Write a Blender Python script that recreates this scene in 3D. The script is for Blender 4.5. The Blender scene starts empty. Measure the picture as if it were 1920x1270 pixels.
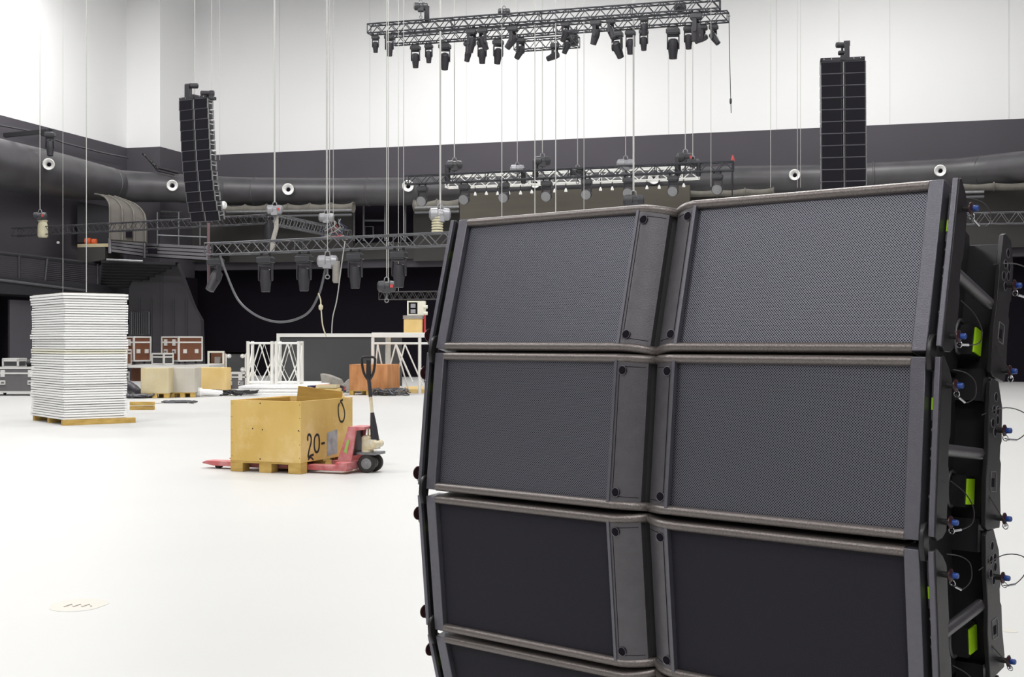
import bpy, math, random
from mathutils import Vector, Matrix
random.seed(7)
R = math.radians
SC = bpy.context.scene
COL = SC.collection
# ---------------------------------------------------------------- camera
F = 2350.0; H = 1.5; HY = 640.0
cam_d = bpy.data.cameras.new('camera'); cam = bpy.data.objects.new('camera', cam_d); COL.objects.link(cam)
cam.location = (0, 0, H); cam.rotation_euler = (R(90), 0, 0)
cam_d.sensor_width = 36; cam_d.lens = F / 1920 * 36; cam_d.shift_y = 5 / 1920; cam_d.clip_end = 400
SC.camera = cam
SC.view_settings.view_transform = 'Standard'; SC.view_settings.look = 'None'
SC.view_settings.gamma = 1; SC.view_settings.exposure = 0.0
# ---------------------------------------------------------------- world and lamps
w = bpy.data.worlds.new('hall_ambient_fill'); SC.world = w; w.use_nodes = True  # added ambient fill for the hall, brighter towards the zenith
nt = w.node_tree; nt.nodes.clear()
wo = nt.nodes.new('ShaderNodeOutputWorld'); bg = nt.nodes.new('ShaderNodeBackground')
tc = nt.nodes.new('ShaderNodeTexCoord'); sx = nt.nodes.new('ShaderNodeSeparateXYZ'); cr = nt.nodes.new('ShaderNodeValToRGB')
nt.links.new(tc.outputs['Generated'], sx.inputs[0]); nt.links.new(sx.outputs['Z'], cr.inputs[0])
cr.color_ramp.elements[0].position = 0.0; cr.color_ramp.elements[0].color = (.40, .40, .43, 1)
cr.color_ramp.elements[1].position = 0.55; cr.color_ramp.elements[1].color = (1.0, 1.0, 1.02, 1)
nt.links.new(cr.outputs[0], bg.inputs[0]); bg.inputs[1].default_value = 0.42
nt.links.new(bg.outputs[0], wo.inputs[0])
def area(name, loc, size, power, rot=(0, 0, 0)):
    l = bpy.data.lights.new(name, 'AREA'); l.shape = 'SQUARE'; l.size = size; l.energy = power; l.color = (1, .99, .97)
    o = bpy.data.objects.new(name, l); o.location = loc; o.rotation_euler = rot; COL.objects.link(o)
for x, y, p in [(-13, 12, 4300), (0, 14, 4000), (13, 12, 3000), (-14, 27, 3600), (0, 28, 3000), (14, 28, 2300), (-15, 41, 3600), (-2, 43, 3200), (11, 39, 2200), (-15, -3, 3600), (0, -6, 3000), (13, -6, 3000), (-18, -20, 3000), (0, -20, 3000)]:
    area('unseen_ceiling_lamp', (x, y, 15.8), 4.5, p * .36)  # unseen area lamps added overhead; rear rows light the near stack's front
# ---------------------------------------------------------------- helpers
def P(px, py, Y): return Vector(((px - 960) / F * Y, Y, H + (HY - py) / F * Y))
def FL(px, py, z=0.0):                      # point on level z under a pixel
    Y = (H - z) * F / (py - HY); return Vector(((px - 960) / F * Y, Y, z))
def smooth(pp, n=6):
    pp = [Vector(p) for p in pp]; q = []
    for i in range(len(pp) - 1):
        p0 = pp[max(i - 1, 0)]; p1 = pp[i]; p2 = pp[i + 1]; p3 = pp[min(i + 2, len(pp) - 1)]
        for k in range(n): f = k / n; q.append(.5 * ((2 * p1) + (p2 - p0) * f + (2 * p0 - 5 * p1 + 4 * p2 - p3) * f * f + (3 * p1 - p0 - 3 * p2 + p3) * f ** 3))
    return q + [pp[-1]]
class MB:
    def __init__(s, M=None): s.v = []; s.f = []; s.M = M or Matrix.Identity(4)
    def add(s, vs, fs, M=None):
        n = len(s.v); T = s.M @ M if M else s.M
        s.v += [tuple(T @ Vector(p)) for p in vs]; s.f += [tuple(i + n for i in f) for f in fs]; return s
    def box(s, c, d, M=None):
        x, y, z = c; a, b, e = d[0] / 2, d[1] / 2, d[2] / 2
        vs = [(x + i * a, y + j * b, z + k * e) for i in (-1, 1) for j in (-1, 1) for k in (-1, 1)]
        return s.add(vs, [(0, 1, 3, 2), (4, 6, 7, 5), (0, 4, 5, 1), (2, 3, 7, 6), (0, 2, 6, 4), (1, 5, 7, 3)], M)
    def bbox(s, x0, x1, y0, y1, z0, z1, M=None): return s.box(((x0 + x1) / 2, (y0 + y1) / 2, (z0 + z1) / 2), (x1 - x0, y1 - y0, z1 - z0), M)
    def path(s, pts, r, n=6, closed=False, M=None):
        pts = [Vector(p) for p in pts]; N = len(pts); vs = []; fs = []
        rr = r if isinstance(r, (list, tuple)) else [r] * N
        prev = None
        for i, p in enumerate(pts):
            if closed: t = pts[(i + 1) % N] - pts[i - 1]
            else: t = pts[min(i + 1, N - 1)] - pts[max(i - 1, 0)]
            t.normalize()
            if prev is None:
                a = Vector((0, 0, 1)) if abs(t.z) < .9 else Vector((1, 0, 0)); a = (a - t * a.dot(t)).normalized()
            else:
                a = prev - t * prev.dot(t)
                if a.length < 1e-5: a = Vector((1, 0, 0))
                a.normalize()
            prev = a; b = t.cross(a)
            for k in range(n):
                q = 2 * math.pi * (k + .5) / n
                vs.append(p + (a * math.cos(q) + b * math.sin(q)) * rr[i])
        for i in range(N if closed else N - 1):
            for k in range(n):
                j = (i + 1) % N
                fs.append((i * n + k, i * n + (k + 1) % n, j * n + (k + 1) % n, j * n + k))
        if not closed: fs.append(tuple(reversed(range(n)))); fs.append(tuple((N - 1) * n + k for k in range(n)))
        return s.add(vs, fs, M)
    def tube(s, a, b, r, n=6, M=None): return s.path([a, b], r, n, False, M)
    def prism(s, poly, o, e1, e2, e3, t, M=None):     # polygon (a,b) in plane e1,e2 extruded t along e3
        o, e1, e2, e3 = map(Vector, (o, e1, e2, e3)); n = len(poly)
        vs = [o + e1 * a + e2 * b for a, b in poly] + [o + e1 * a + e2 * b + e3 * t for a, b in poly]
        fs = [tuple(reversed(range(n))), tuple(range(n, 2 * n))] + [(i, (i + 1) % n, (i + 1) % n + n, i + n) for i in range(n)]
        return s.add(vs, fs, M)
    def lathe(s, prof, c, ax, n=16, M=None):          # prof (r, h) about axis ax from c
        c = Vector(c); ax = Vector(ax).normalized(); a = ax.orthogonal().normalized(); b = ax.cross(a); vs = []; fs = []
        for r, h in prof:
            for k in range(n):
                q = 2 * math.pi * k / n; vs.append(c + ax * h + (a * math.cos(q) + b * math.sin(q)) * max(r, 1e-4))
        for i in range(len(prof) - 1):
            for k in range(n): fs.append((i * n + k, i * n + (k + 1) % n, (i + 1) * n + (k + 1) % n, (i + 1) * n + k))
        fs.append(tuple(reversed(range(n)))); fs.append(tuple((len(prof) - 1) * n + k for k in range(n)))
        return s.add(vs, fs, M)
    def ring(s, c, ax, R_, r, n=16, m=6, M=None):
        ax = Vector(ax).normalized(); a = ax.orthogonal().normalized(); b = ax.cross(a); c = Vector(c)
        return s.path([c + (a * math.cos(2 * math.pi * k / n) + b * math.sin(2 * math.pi * k / n)) * R_ for k in range(n)], r, m, True, M)
    def build(s, name, mat, parent=None, bevel=0, smooth=True):
        me = bpy.data.meshes.new(name); me.from_pydata(s.v, [], s.f)
        import bmesh
        bm = bmesh.new(); bm.from_mesh(me); bmesh.ops.recalc_face_normals(bm, faces=bm.faces); bm.to_mesh(me); bm.free()
        if smooth:
            me.polygons.foreach_set('use_smooth', [True] * len(me.polygons)); me.set_sharp_from_angle(angle=R(38))
        o = bpy.data.objects.new(name, me); COL.objects.link(o)
        if isinstance(mat, (list, tuple)):
            for m_ in mat: me.materials.append(m_)
        else: me.materials.append(mat)
        if parent: o.parent = parent
        if bevel:
            b = o.modifiers.new('bevel', 'BEVEL'); b.width = bevel; b.segments = 2; b.limit_method = 'ANGLE'; b.angle_limit = R(40)
        return o
def tag(o, label=None, cat=None, group=None, kind=None):
    if label: o['label'] = label
    if cat: o['category'] = cat
    if group: o['group'] = group
    if kind: o['kind'] = kind
    return o
def thing(name, label, cat, loc=(0, 0, 0), rz=0, group=None):
    o = bpy.data.objects.new(name, None); o.empty_display_size = .1; COL.objects.link(o)
    o.location = loc; o.rotation_euler = (0, 0, rz); return tag(o, label, cat, group)
def struct(o): o['kind'] = 'structure'; return o
def dup(o, parent=None):
    c = o.copy(); COL.objects.link(c)
    if parent: c.parent = parent
    for ch in list(o.children): dup(ch, c)
    return c
# ---------------------------------------------------------------- materials
def mat(name, col, rough=.6, metal=0, noise=0, nscale=6, bump=0, bscale=80, col2=None, spec=.5, stretch=(1, 1, 1), emit=0):
    m = bpy.data.materials.new(name); m.use_nodes = True; t = m.node_tree; b = t.nodes['Principled BSDF']
    b.inputs['Base Color'].default_value = (*col, 1); b.inputs['Roughness'].default_value = rough; b.inputs['Metallic'].default_value = metal
    b.inputs['Specular IOR Level'].default_value = spec
    tcn = t.nodes.new('ShaderNodeTexCoord'); mp = t.nodes.new('ShaderNodeMapping'); mp.inputs['Scale'].default_value = stretch
    t.links.new(tcn.outputs['Object'], mp.inputs[0])
    if noise:
        n = t.nodes.new('ShaderNodeTexNoise'); n.inputs['Scale'].default_value = nscale; n.inputs['Detail'].default_value = 5
        t.links.new(mp.outputs[0], n.inputs['Vector'])
        r = t.nodes.new('ShaderNodeValToRGB'); r.color_ramp.elements[0].position = .3; r.color_ramp.elements[1].position = .7
        c2 = col2 or tuple(c * (1 - noise) for c in col)
        r.color_ramp.elements[0].color = (*c2, 1); r.color_ramp.elements[1].color = (*col, 1)
        t.links.new(n.outputs['Fac'], r.inputs[0]); t.links.new(r.outputs[0], b.inputs['Base Color'])
    if bump:
        n2 = t.nodes.new('ShaderNodeTexNoise'); n2.inputs['Scale'].default_value = bscale; n2.inputs['Detail'].default_value = 3
        t.links.new(mp.outputs[0], n2.inputs['Vector'])
        bu = t.nodes.new('ShaderNodeBump'); bu.inputs['Strength'].default_value = bump; bu.inputs['Distance'].default_value = .002
        t.links.new(n2.outputs['Fac'], bu.inputs['Height']); t.links.new(bu.outputs[0], b.inputs['Normal'])
    return m
def grille_mat(name, metalcol, holecol, pitch=.0062, rough=.5, metal=.2):
    m = mat(name, metalcol, rough, metal); t = m.node_tree; b = t.nodes['Principled BSDF']
    mp = [n for n in t.nodes if n.type == 'MAPPING'][0]
    mp.inputs['Rotation'].default_value = (0, R(45), 0); mp.inputs['Scale'].default_value = (1, 1, 1)
    sep = t.nodes.new('ShaderNodeSeparateXYZ'); cmb = t.nodes.new('ShaderNodeCombineXYZ')
    t.links.new(mp.outputs[0], sep.inputs[0]); t.links.new(sep.outputs['X'], cmb.inputs[0]); t.links.new(sep.outputs['Z'], cmb.inputs[1])
    vo = t.nodes.new('ShaderNodeTexVoronoi'); vo.voronoi_dimensions = '2D'; vo.inputs['Randomness'].default_value = 0; vo.inputs['Scale'].default_value = 1 / pitch
    t.links.new(cmb.outputs[0], vo.inputs['Vector'])
    r = t.nodes.new('ShaderNodeValToRGB'); r.color_ramp.elements[0].position = .30; r.color_ramp.elements[0].color = (*holecol, 1)
    r.color_ramp.elements[1].position = .40; r.color_ramp.elements[1].color = (*metalcol, 1)
    t.links.new(vo.outputs['Distance'], r.inputs[0]); t.links.new(r.outputs[0], b.inputs['Base Color'])
    bu = t.nodes.new('ShaderNodeBump'); bu.inputs['Strength'].default_value = .4; bu.inputs['Distance'].default_value = .0015
    t.links.new(vo.outputs['Distance'], bu.inputs['Height']); t.links.new(bu.outputs[0], b.inputs['Normal'])
    return m
def wood_mat(name, c1, c2, scale=3, stretch=(1, 1, 6), rough=.6, stain=None):
    m = mat(name, c1, rough, 0, .3, scale, .3, 60, c2, .3, stretch)
    t = m.node_tree; b = t.nodes['Principled BSDF']
    if stain:
        src = b.inputs['Base Color'].links[0].from_socket
        n = t.nodes.new('ShaderNodeTexNoise'); n.inputs['Scale'].default_value = 2.2; n.inputs['Detail'].default_value = 8; n.inputs['Roughness'].default_value = .7
        tcn = t.nodes.new('ShaderNodeTexCoord'); t.links.new(tcn.outputs['Object'], n.inputs['Vector'])
        r = t.nodes.new('ShaderNodeValToRGB'); r.color_ramp.elements[0].position = .5; r.color_ramp.elements[0].color = (0, 0, 0, 1)
        r.color_ramp.elements[1].position = .75; r.color_ramp.elements[1].color = (1, 1, 1, 1)
        t.links.new(n.outputs['Fac'], r.inputs[0])
        mx = t.nodes.new('ShaderNodeMixRGB'); mx.inputs['Color2'].default_value = (*stain, 1)
        t.links.new(r.outputs[0], mx.inputs['Fac']); t.links.new(src, mx.inputs['Color1']); t.links.new(mx.outputs[0], b.inputs['Base Color'])
    return m
M = {}
M['floor'] = mat('painted_concrete', (.575, .575, .565), .45, 0, .04, .35, 0, 1, None, .4)
M['white_wall'] = mat('white_cladding', (.86, .86, .86), .8, 0, .02, .2)
M['dark_wall'] = mat('dark_paint', (.075, .068, .082), .75, 0, .12, .4)
M['stage_grey'] = mat('grey_panel', (.055, .053, .05), .8, 0, .2, .5)
M['curtain'] = mat('khaki_grey_cloth', (.095, .087, .073), .9, 0, .3, .8, 0, 1, None, .1, (.2, .2, 1.5))
M['black'] = mat('void_black', (.009, .007, .011), .9, 0, 0, 5, 0, 1, None, .1)  # flat black standing for unlit openings, also holes and grooves
M['black_metal'] = mat('black_metal', (.022, .021, .024), .45, .3)
M['char'] = mat('charcoal_metal', (.045, .043, .05), .45, .4)
M['duct'] = mat('black_duct_skin', (.075, .072, .078), .40, .1, .3, 1.5, .15, 8, None, .55)
M['vent'] = mat('white_vent', (.85, .85, .83), .4)
M['plastic'] = mat('speaker_plastic', (.105, .10, .108), .34, .45, .15, 30, .35, 420, None, .6)
M['bezel'] = mat('speaker_bezel_coating', (.14, .136, .158), .33, .6, .1, 60, .35, 600, None, .6)
M['lip'] = mat('speaker_edge_coating', (.20, .175, .165), .30, .55, .35, 240, .4, 380, None, .7)
M['body'] = mat('speaker_black_body', (.012, .0115, .013), .6, 0, 0, 5, .3, 300, None, .4)
M['rig'] = mat('rigging_steel', (.035, .033, .034), .38, .5, .25, 18, .1, 200, None, .6)
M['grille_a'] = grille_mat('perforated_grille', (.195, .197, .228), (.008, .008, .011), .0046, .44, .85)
M['grille_shaded'] = grille_mat('shaded_grille', (.012, .010, .018), (.006, .005, .009), .0045, .9, 0)  # same grille painted darker: shade on the down-tilted lower cabinets
M['grille_far'] = mat('far_grille', (.013, .012, .016), .85, spec=.15)
M['chrome'] = mat('polished_steel', (.55, .55, .57), .25, .9)
M['steel'] = mat('worn_steel', (.30, .30, .31), .45, .6, .3, 12)
M['wire'] = mat('wire_sheath', (.05, .045, .045), .45, .3)
M['blue'] = mat('blue_knob', (.010, .05, .24), .35)
M['green'] = mat('fluorescent_label', (.52, .95, .02), .5)
M['maroon'] = mat('dark_red_plastic', (.035, .010, .013), .35)
M['truss_dark'] = mat('dark_truss', (.04, .042, .05), .5, .3)
M['truss_mid'] = mat('grey_truss', (.13, .13, .14), .45, .6)
M['truss_white'] = mat('bright_aluminium', (.78, .78, .75), .45, .2)
M['chain'] = mat('pale_chain', (.50, .50, .48), .5, .3)
M['hoist'] = mat('hoist_paint', (.05, .05, .055), .4, .2)
M['silver'] = mat('silver_casting', (.33, .33, .35), .4, .4)
M['bag'] = mat('beige_canvas', (.62, .58, .42), .9, 0, .2, 10)
M['red'] = mat('red_paint', (.60, .045, .05), .5, 0, .3, 8, 0, 1, (.42, .06, .065))
M['jackred'] = mat('worn_red_paint', (.50, .085, .095), .5, 0, .4, 9, .2, 30, (.60, .28, .28))
M['cream'] = mat('cream_pump_paint', (.62, .50, .26), .55, 0, .4, 14, 0, 1, (.75, .72, .62))
M['panel'] = mat('white_panel', (.90, .90, .89), .5, 0, .04, 2)
M['panelcream'] = mat('cream_panel', (.80, .78, .66), .5)
M['pallet'] = wood_mat('pallet_wood', (.62, .42, .13), (.42, .26, .06), 4, (1, 1, 3))
M['crate'] = wood_mat('yellow_plywood', (.74, .53, .19), (.58, .37, .09), 1.6, (1, 1, .5), .55, (.80, .60, .30))
M['crate_in'] = wood_mat('crate_inside_wood', (.52, .33, .08), (.40, .23, .05), 3)
M['ply'] = wood_mat('pale_plywood', (.64, .55, .34), (.50, .42, .26), 2, (1, 1, .6), .7, (.55, .52, .42))
M['plyy'] = wood_mat('warm_plywood', (.80, .60, .28), (.70, .48, .17), 2, (1, 1, .6))
M['orangewood'] = wood_mat('orange_grained_plywood', (.62, .30, .13), (.42, .17, .06), 5, (1.2, 1.2, .35))
M['brown'] = mat('brown_laminate', (.17, .062, .03), .45, 0, .2, 6)
M['greycase'] = mat('grey_laminate', (.13, .125, .13), .5, 0, .15, 3)
M['darkcase'] = mat('dark_laminate', (.05, .052, .055), .4, 0, .2, 3)
M['alu'] = mat('aluminium_edge', (.72, .71, .69), .4, .3)
M['rubber'] = mat('brown_black_rubber', (.03, .024, .022), .6, 0, .3, 20)
M['screen'] = mat('charcoal_screen', (.055, .055, .058), .7, 0, .1, .6)
M['paint'] = mat('black_spray_paint', (.02, .018, .015), .8)
M['tarp'] = mat('grey_tarpaulin', (.33, .31, .28), .7, 0, .3, 6)
M['netting'] = mat('grey_netting', (.16, .15, .13), .85, 0, .3, 3)
M['pier'] = mat('pier_paint', (.034, .031, .036), .7, 0, .2, 1)
M['fabric'] = mat('brown_grey_canvas', (.105, .095, .085), .85, 0, .2, 2)
M['cable'] = mat('black_cable', (.02, .02, .022), .6)
M['rope'] = mat('grey_rope', (.38, .38, .36), .6)
M['navy'] = mat('dark_blue_cable', (.015, .02, .09), .5)
M['orange'] = mat('orange_plastic', (.85, .16, .05), .6)
M['yellowmark'] = mat('faded_yellow_paint', (.585, .56, .49), .5, 0, .1, 6, 0, 1, (.575, .56, .52))
M['redmark'] = mat('faded_red_paint', (.585, .535, .50), .5)
M['lens'] = mat('frosted_lens', (.30, .30, .31), .3, .1, .4, 60)
M['slat'] = mat('silver_slat', (.30, .29, .31), .45, .5)
M['mesh_rail'] = mat('dark_mesh', (.042, .038, .045), .6)
def onplane(px, py, o, n):
    d = Vector(((px - 960) / F, 1, (HY - py) / F)); c = Vector((0, 0, H)); t = (Vector(o) - c).dot(Vector(n)) / d.dot(Vector(n)); return c + d * t
# ================================================================= SETTING
bd = Vector((.9624, -.2718, 0)); nd = Vector((.2718, .9624, 0))       # along the back wall / into the hall
CB = Vector((-13.69, 54.07, 0))                                       # left corner of the back wall
def bwY(px): return 18800 / (350 + (px - 415) * .04518)
def bwp(px, py, front=0.0):
    return onplane(px, py, CB - nd * front, nd)
def slab(name, a, b, z0, z1, th, out, m):
    a = Vector(a); b = Vector(b); d = (b - a); L = d.length; d.normalize(); o = Vector(out).normalized()
    mb = MB(); mb.prism([(0, z0), (L, z0), (L, z1), (0, z1)], (a.x, a.y, 0), d, (0, 0, 1), o, th); return mb.build(name, m, smooth=False)
fl = MB(); fl.bbox(-48, 48, -45, 75, -.2, 0); struct(fl.build('floor', M['floor'], smooth=False))
zb = 9.5
E = CB + bd * 36
struct(slab('wall_back', CB, E, zb, 21, .4, nd, M['white_wall']))
struct(slab('wall_back_lower', CB + Vector((0, 0, 0)), E, 4.55, zb, .4, nd, M['dark_wall']))
struct(slab('wall_stage_unlit', CB + nd * 1.2 - bd * 3, E + nd * 1.2, 0, 4.9, .3, nd, M['black']))  # black sheet painted in for the unlit depth of the stage opening
L0 = Vector((-15.95, 51.9, 0)); L1 = Vector((-14.46, 51.5, 0)); Lf = L0 - nd * 82
struct(slab('wall_left', Lf, L0, zb, 21, .3, -bd, M['white_wall'])); struct(slab('wall_left_lower', Lf, L0, 0, zb, .3, -bd, M['dark_wall']))
for nm, z0, z1, mm in (('trim_1', zb, 21, M['white_wall']), ('trim_2', 4.2, zb, M['dark_wall'])):
    mb = MB(); mb.prism([(p.x, p.y) for p in (L0, L1, CB + Vector((0, 0, 0)), CB + nd * .4 - bd * 1.6, L0 + nd * 1 - bd * .5)], (0, 0, z0), (1, 0, 0), (0, 1, 0), (0, 0, 1), z1 - z0); struct(mb.build(nm, mm, smooth=False))
Ef = E - nd * 80
struct(slab('wall_right', E, Ef, zb, 21, .3, bd, M['white_wall'])); struct(slab('wall_right_lower', E, Ef, 0, zb, .3, bd, M['dark_wall']))
struct(slab('wall_front', Lf, Ef, zb, 21, .3, -nd, M['white_wall'])); struct(slab('wall_front_lower', Lf, Ef, 0, zb, .3, -nd, M['dark_wall']))
# wall seams on the white cladding
for i, k in enumerate([4, 8.1, 12.3, 16.4, 20.5, 24.6, 28.7, 32.8]):
    a = CB + bd * k - nd * .012; mb = MB(); mb.prism([(0, zb), (.03, zb), (.03, 21), (0, 21)], a, bd, (0, 0, 1), nd, .01)
    struct(mb.build('trim_%d' % (i + 3), mat('seam_grey', (.74, .74, .74), .8), smooth=False))
# roof girders carry every chain
mb = MB()
for k in range(-1, 14): mb.tube(Vector((-22, 2 + 4 * k, 17.6)), Vector((22, 2 + 4 * k, 17.6)), .09, 6)
for x in range(-20, 22, 3): mb.tube(Vector((x, -3, 17.45)), Vector((x, 54, 17.45)), .07, 6)
struct(mb.build('ceiling', M['truss_mid']))
# khaki screen over the stage
def face_panel(name, x0, x1, y0, y1, front, th, m, y0b=None, y1b=None):
    a = bwp(x0, y0, front); b = bwp(x1, y0b if y0b is not None else y0, front); c = bwp(x1, y1b if y1b is not None else y1, front); d = bwp(x0, y1, front)
    q = [a, b, c, d]; n = nd * th
    mb = MB(); mb.add([*q, *[p + n for p in q]], [(0, 1, 2, 3), (7, 6, 5, 4), (0, 4, 5, 1), (1, 5, 6, 2), (2, 6, 7, 3), (3, 7, 4, 0)])
    return mb
o = face_panel('k', 862, 1293, 363, 452, 2.6, .25, None, 347, 440).build('stage_screen', M['curtain'], smooth=False)
tag(o, 'khaki grey cloth screen hung under the black duct above the stage', 'screen')
# grey gallery walls below the duct
for i, (x0, x1, y0, y0b, y1, y1b) in enumerate([(430, 662, 400, 397, 492, 490), (775, 862, 388, 385, 490, 488), (1290, 1560, 360, 352, 480, 474), (1790, 1990, 350, 345, 466, 462)]):
    struct(face_panel('x', x0, x1, y0, y1, .35, .3, None, y0b, y1b).build('trim_%d' % (20 + i), M['stage_grey'], smooth=False))
struct(face_panel('x', 366, 1960, 462, 492, .2, .3, None, 430, 466).build('trim_30', M['stage_grey'], smooth=False))
struct(face_panel('x', 262, 432, 380, 492, .2, .3, None, 385, 492).build('trim_31', M['stage_grey'], smooth=False))
struct(face_panel('x', 640, 776, 382, 465, .1, .08, None, 380, 460).build('trim_32', M['black'], smooth=False))
# vertical joints and door frames in the dark bay
t = thing('bay_frame', 'thin grey steel frame in the dark bay beneath the duct', 'frame', bwp(716, 450, .4))
mb = MB(M=Matrix.Translation(-t.location))
for x in (664, 682, 722, 760): mb.tube(bwp(x, 384, .4), bwp(x, 452, .4), .05, 4)
mb.tube(bwp(682, 414, .4), bwp(722, 414, .4), .05, 4); mb.build('rail', M['truss_mid'], t)
mb = MB(M=Matrix.Translation(-t.location)); mb.path([bwp(684, 425, .42), bwp(700, 425, .42), bwp(700, 444, .42), bwp(684, 444, .42)], .035, 4, True); mb.build('hatch', M['truss_mid'], t)
# awnings of rolled netting with hoops
def awning(x0, x1, y0, y1, n, label, sag=0):
    a = bwp(x0, (y0[0] + y0[1]) / 2, 2.1); t = thing('netting_roll', label, 'netting', a, 0, 'netting rolls below the black duct')
    T = Matrix.Translation(-a); mb = MB(M=T); pts = []; rr = []
    N = n * 6
    for i in range(N + 1):
        f = i / N; px = x0 + (x1 - x0) * f; py = (y0[0] * (1 - f) + y1[0] * f + y0[1] * (1 - f) + y1[1] * f) / 2; r = abs(y0[1] * (1 - f) + y1[1] * f - y0[0] * (1 - f) - y1[0] * f) / 2
        k = abs(math.sin(math.pi * f * n)); p = bwp(px, py + 1.5 * k, 2.1); pts.append(p); rr.append(r / F * p.y * (1 - .16 * k))
    mb.path(pts, rr, 12); mb.build('netting', M['netting'], t)
    for i in range(n + 1):
        mb = MB(M=T); j = min(i * 6, N); mb.ring(pts[j], bd, rr[j] * 1.03, .03, 14, 5); mb.build('hoop', M['netting'], t)
    return t
awning(420, 662, (385, 401), (380, 398), 6, 'rolled grey netting between left flown speakers and dark bay')
awning(778, 862, (376, 396), (373, 394), 2, 'short rolled grey netting left of the khaki screen')
awning(1291, 1450, (357, 370), (352, 366), 3, 'rolled pale netting peeking over the near speaker stack')
awning(1800, 1990, (344, 358), (340, 356), 3, 'rolled netting at far right beyond the near speaker stack')
def pipes(x0, x1, ya, yb, lab):
    for k, (dy, wd) in enumerate(((0, 'upper'), (9, 'lower'))):
        mb = MB(); mb.tube(bwp(x0, ya + dy, 2.6), bwp(x1, yb + dy, 2.6), .05, 8)
        tag(mb.build('handrail_pipe', M['truss_mid' if k else 'steel']), '%s pale pipe %s' % (wd, lab), 'pipe', 'pale pipes under the duct')
pipes(425, 660, 398, 394, 'running under the long netting roll'); pipes(778, 861, 390, 388, 'under the netting left of the khaki screen')
pipes(1800, 1845, 361, 360, 'behind the top corner of the near stack'); pipes(268, 340, 396, 399, 'beside the brown canvas chute')
# big duct
D = []
for px, py, Y, r in [(-160, 277, 38.5, .88), (0, 309, 42.3, .87), (100, 327, 45.6, .82), (160, 338, 47.3, .74), (205, 345, 48.6, .64), (225, 349, 49.2, .62), (330, 353, 50.4, .57), (420, 358, 51.6, .585), (480, 359.5, 51.4, .575), (620, 360.5, 50.6, .57), (765, 359, 50.0, .56), (900, 355, 49.3, .56), (1100, 347, 48.4, .55), (1375, 338, 46.6, .54), (1545, 336, 45.8, .53), (1700, 329, 45.1, .53), (1800, 324.5, 44.6, .54), (1840, 321, 44.3, .55), (1920, 313, 43.2, .55), (2080, 290, 41, .6)]:
    D.append((P(px, py, Y), r))
pts = []; rr = []
for i in range(len(D) - 1):
    n = max(2, int((D[i + 1][0] - D[i][0]).length / .5))
    for k in range(n): f = k / n; pts.append(D[i][0].lerp(D[i + 1][0], f)); rr.append(D[i][1] * (1 - f) + D[i + 1][1] * f)
mb = MB(); mb.path(pts, rr, 28)
duct = thing('air_duct', 'fat black round air duct running along the hall walls', 'duct', pts[0])
o = mb.build('duct_tube', M['duct']); o.parent = duct; o.location = -duct.location
for x in (205, 480, 700, 900, 1375, 1545, 1640, 1830):
    j = min(range(len(pts)), key=lambda q: abs(960 + F * pts[q].x / pts[q].y - x))
    dr = (pts[j + 1] - pts[j]); mb = MB(M=Matrix.Translation(-duct.location)); mb.lathe([(rr[j] + .0, -.04), (rr[j] + .02, -.02), (rr[j] + .02, .02), (rr[j], .04)], pts[j], dr, 28); mb.build('seam_band', M['duct'], duct)
for px, py, rp in [(91, 308, 11), (323, 348, 10.5), (540, 355, 11), (765, 349, 11), (1003, 342, 11), (1226, 335, 11), (1490, 328, 10.5), (1763, 320, 11)]:
    j = min(range(len(pts)), key=lambda q: abs(960 + F * pts[q].x / pts[q].y - px))
    ray = Vector(((px - 960) / F, 1, 0)).normalized(); dv = (pts[min(j + 2, len(pts) - 1)] - pts[j - 2]).normalized(); sn = abs(ray.x * dv.y - ray.y * dv.x)
    Y = pts[j].y - rr[j] / max(sn, .3) - .12; c = P(px, py, Y); r = rp / F * Y
    ax = Vector((-c.x * .8 + 2.5, -c.y, 1.5 - c.z - 2.5)).normalized()
    mb = MB(M=Matrix.Translation(-duct.location)); mb.lathe([(r * .75, -.6), (r * .8, -.1), (r, -.05), (r, .02), (r * .9, .05), (r * .45, -.03), (r * .40, -.09), (r * .05, -.10)], c, ax, 20)
    v = mb.build('jet_nozzle', M['vent'], duct)
    mb = MB(M=Matrix.Translation(-duct.location)); mb.lathe([(r * .36, -.085), (r * .30, -.03), (.01, -.02)], c + Vector((.02, 0, -.02)), ax, 14); mb.build('nozzle_bore', M['black'], v)
# small nozzle by left array
c = P(417, 385, 50.2); mb = MB(); mb.lathe([(.1, -.3), (.16, -.1), (.16, .1), (.1, .16)], c, (1, -.5, 0), 14); o = mb.build('jet_nozzle', M['vent']); o.parent = duct; o.location = -duct.location
# ------------------------------------------------ left side structures
def lw(px, py, front=0.0): return onplane(px, py, L0 + bd * front, bd)
t = thing('gallery_railing', 'dark mesh railing of the gallery on the left wall', 'railing', lw(0, 520, 1.5))
T = Matrix.Translation(-t.location)
def lrail(px): return 474 + px * (495 - 474) / 183.
def lbot(px): return 523 + px * .125
mb = MB(M=T)
for k in range(15):
    f = k / 14; mb.tube(lw(-60, lrail(-60) * (1 - f) + lbot(-60) * f, 1.5), lw(186, lrail(186) * (1 - f) + lbot(186) * f, 1.5), .022, 4)
mb.build('mesh_panel', M['mesh_rail'], t)
mb = MB(M=T); mb.tube(lw(-60, lrail(-60), 1.52), lw(186, lrail(186), 1.52), .06, 6); mb.build('top_rail', M['char'], t)
for x in (-30, 36, 84, 118, 183): mb = MB(M=T); mb.tube(lw(x + (5 if x == 84 else 0), lrail(x), 1.55), lw(x, lbot(x), 1.55), .045, 5); mb.build('post', M['char'], t)
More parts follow.
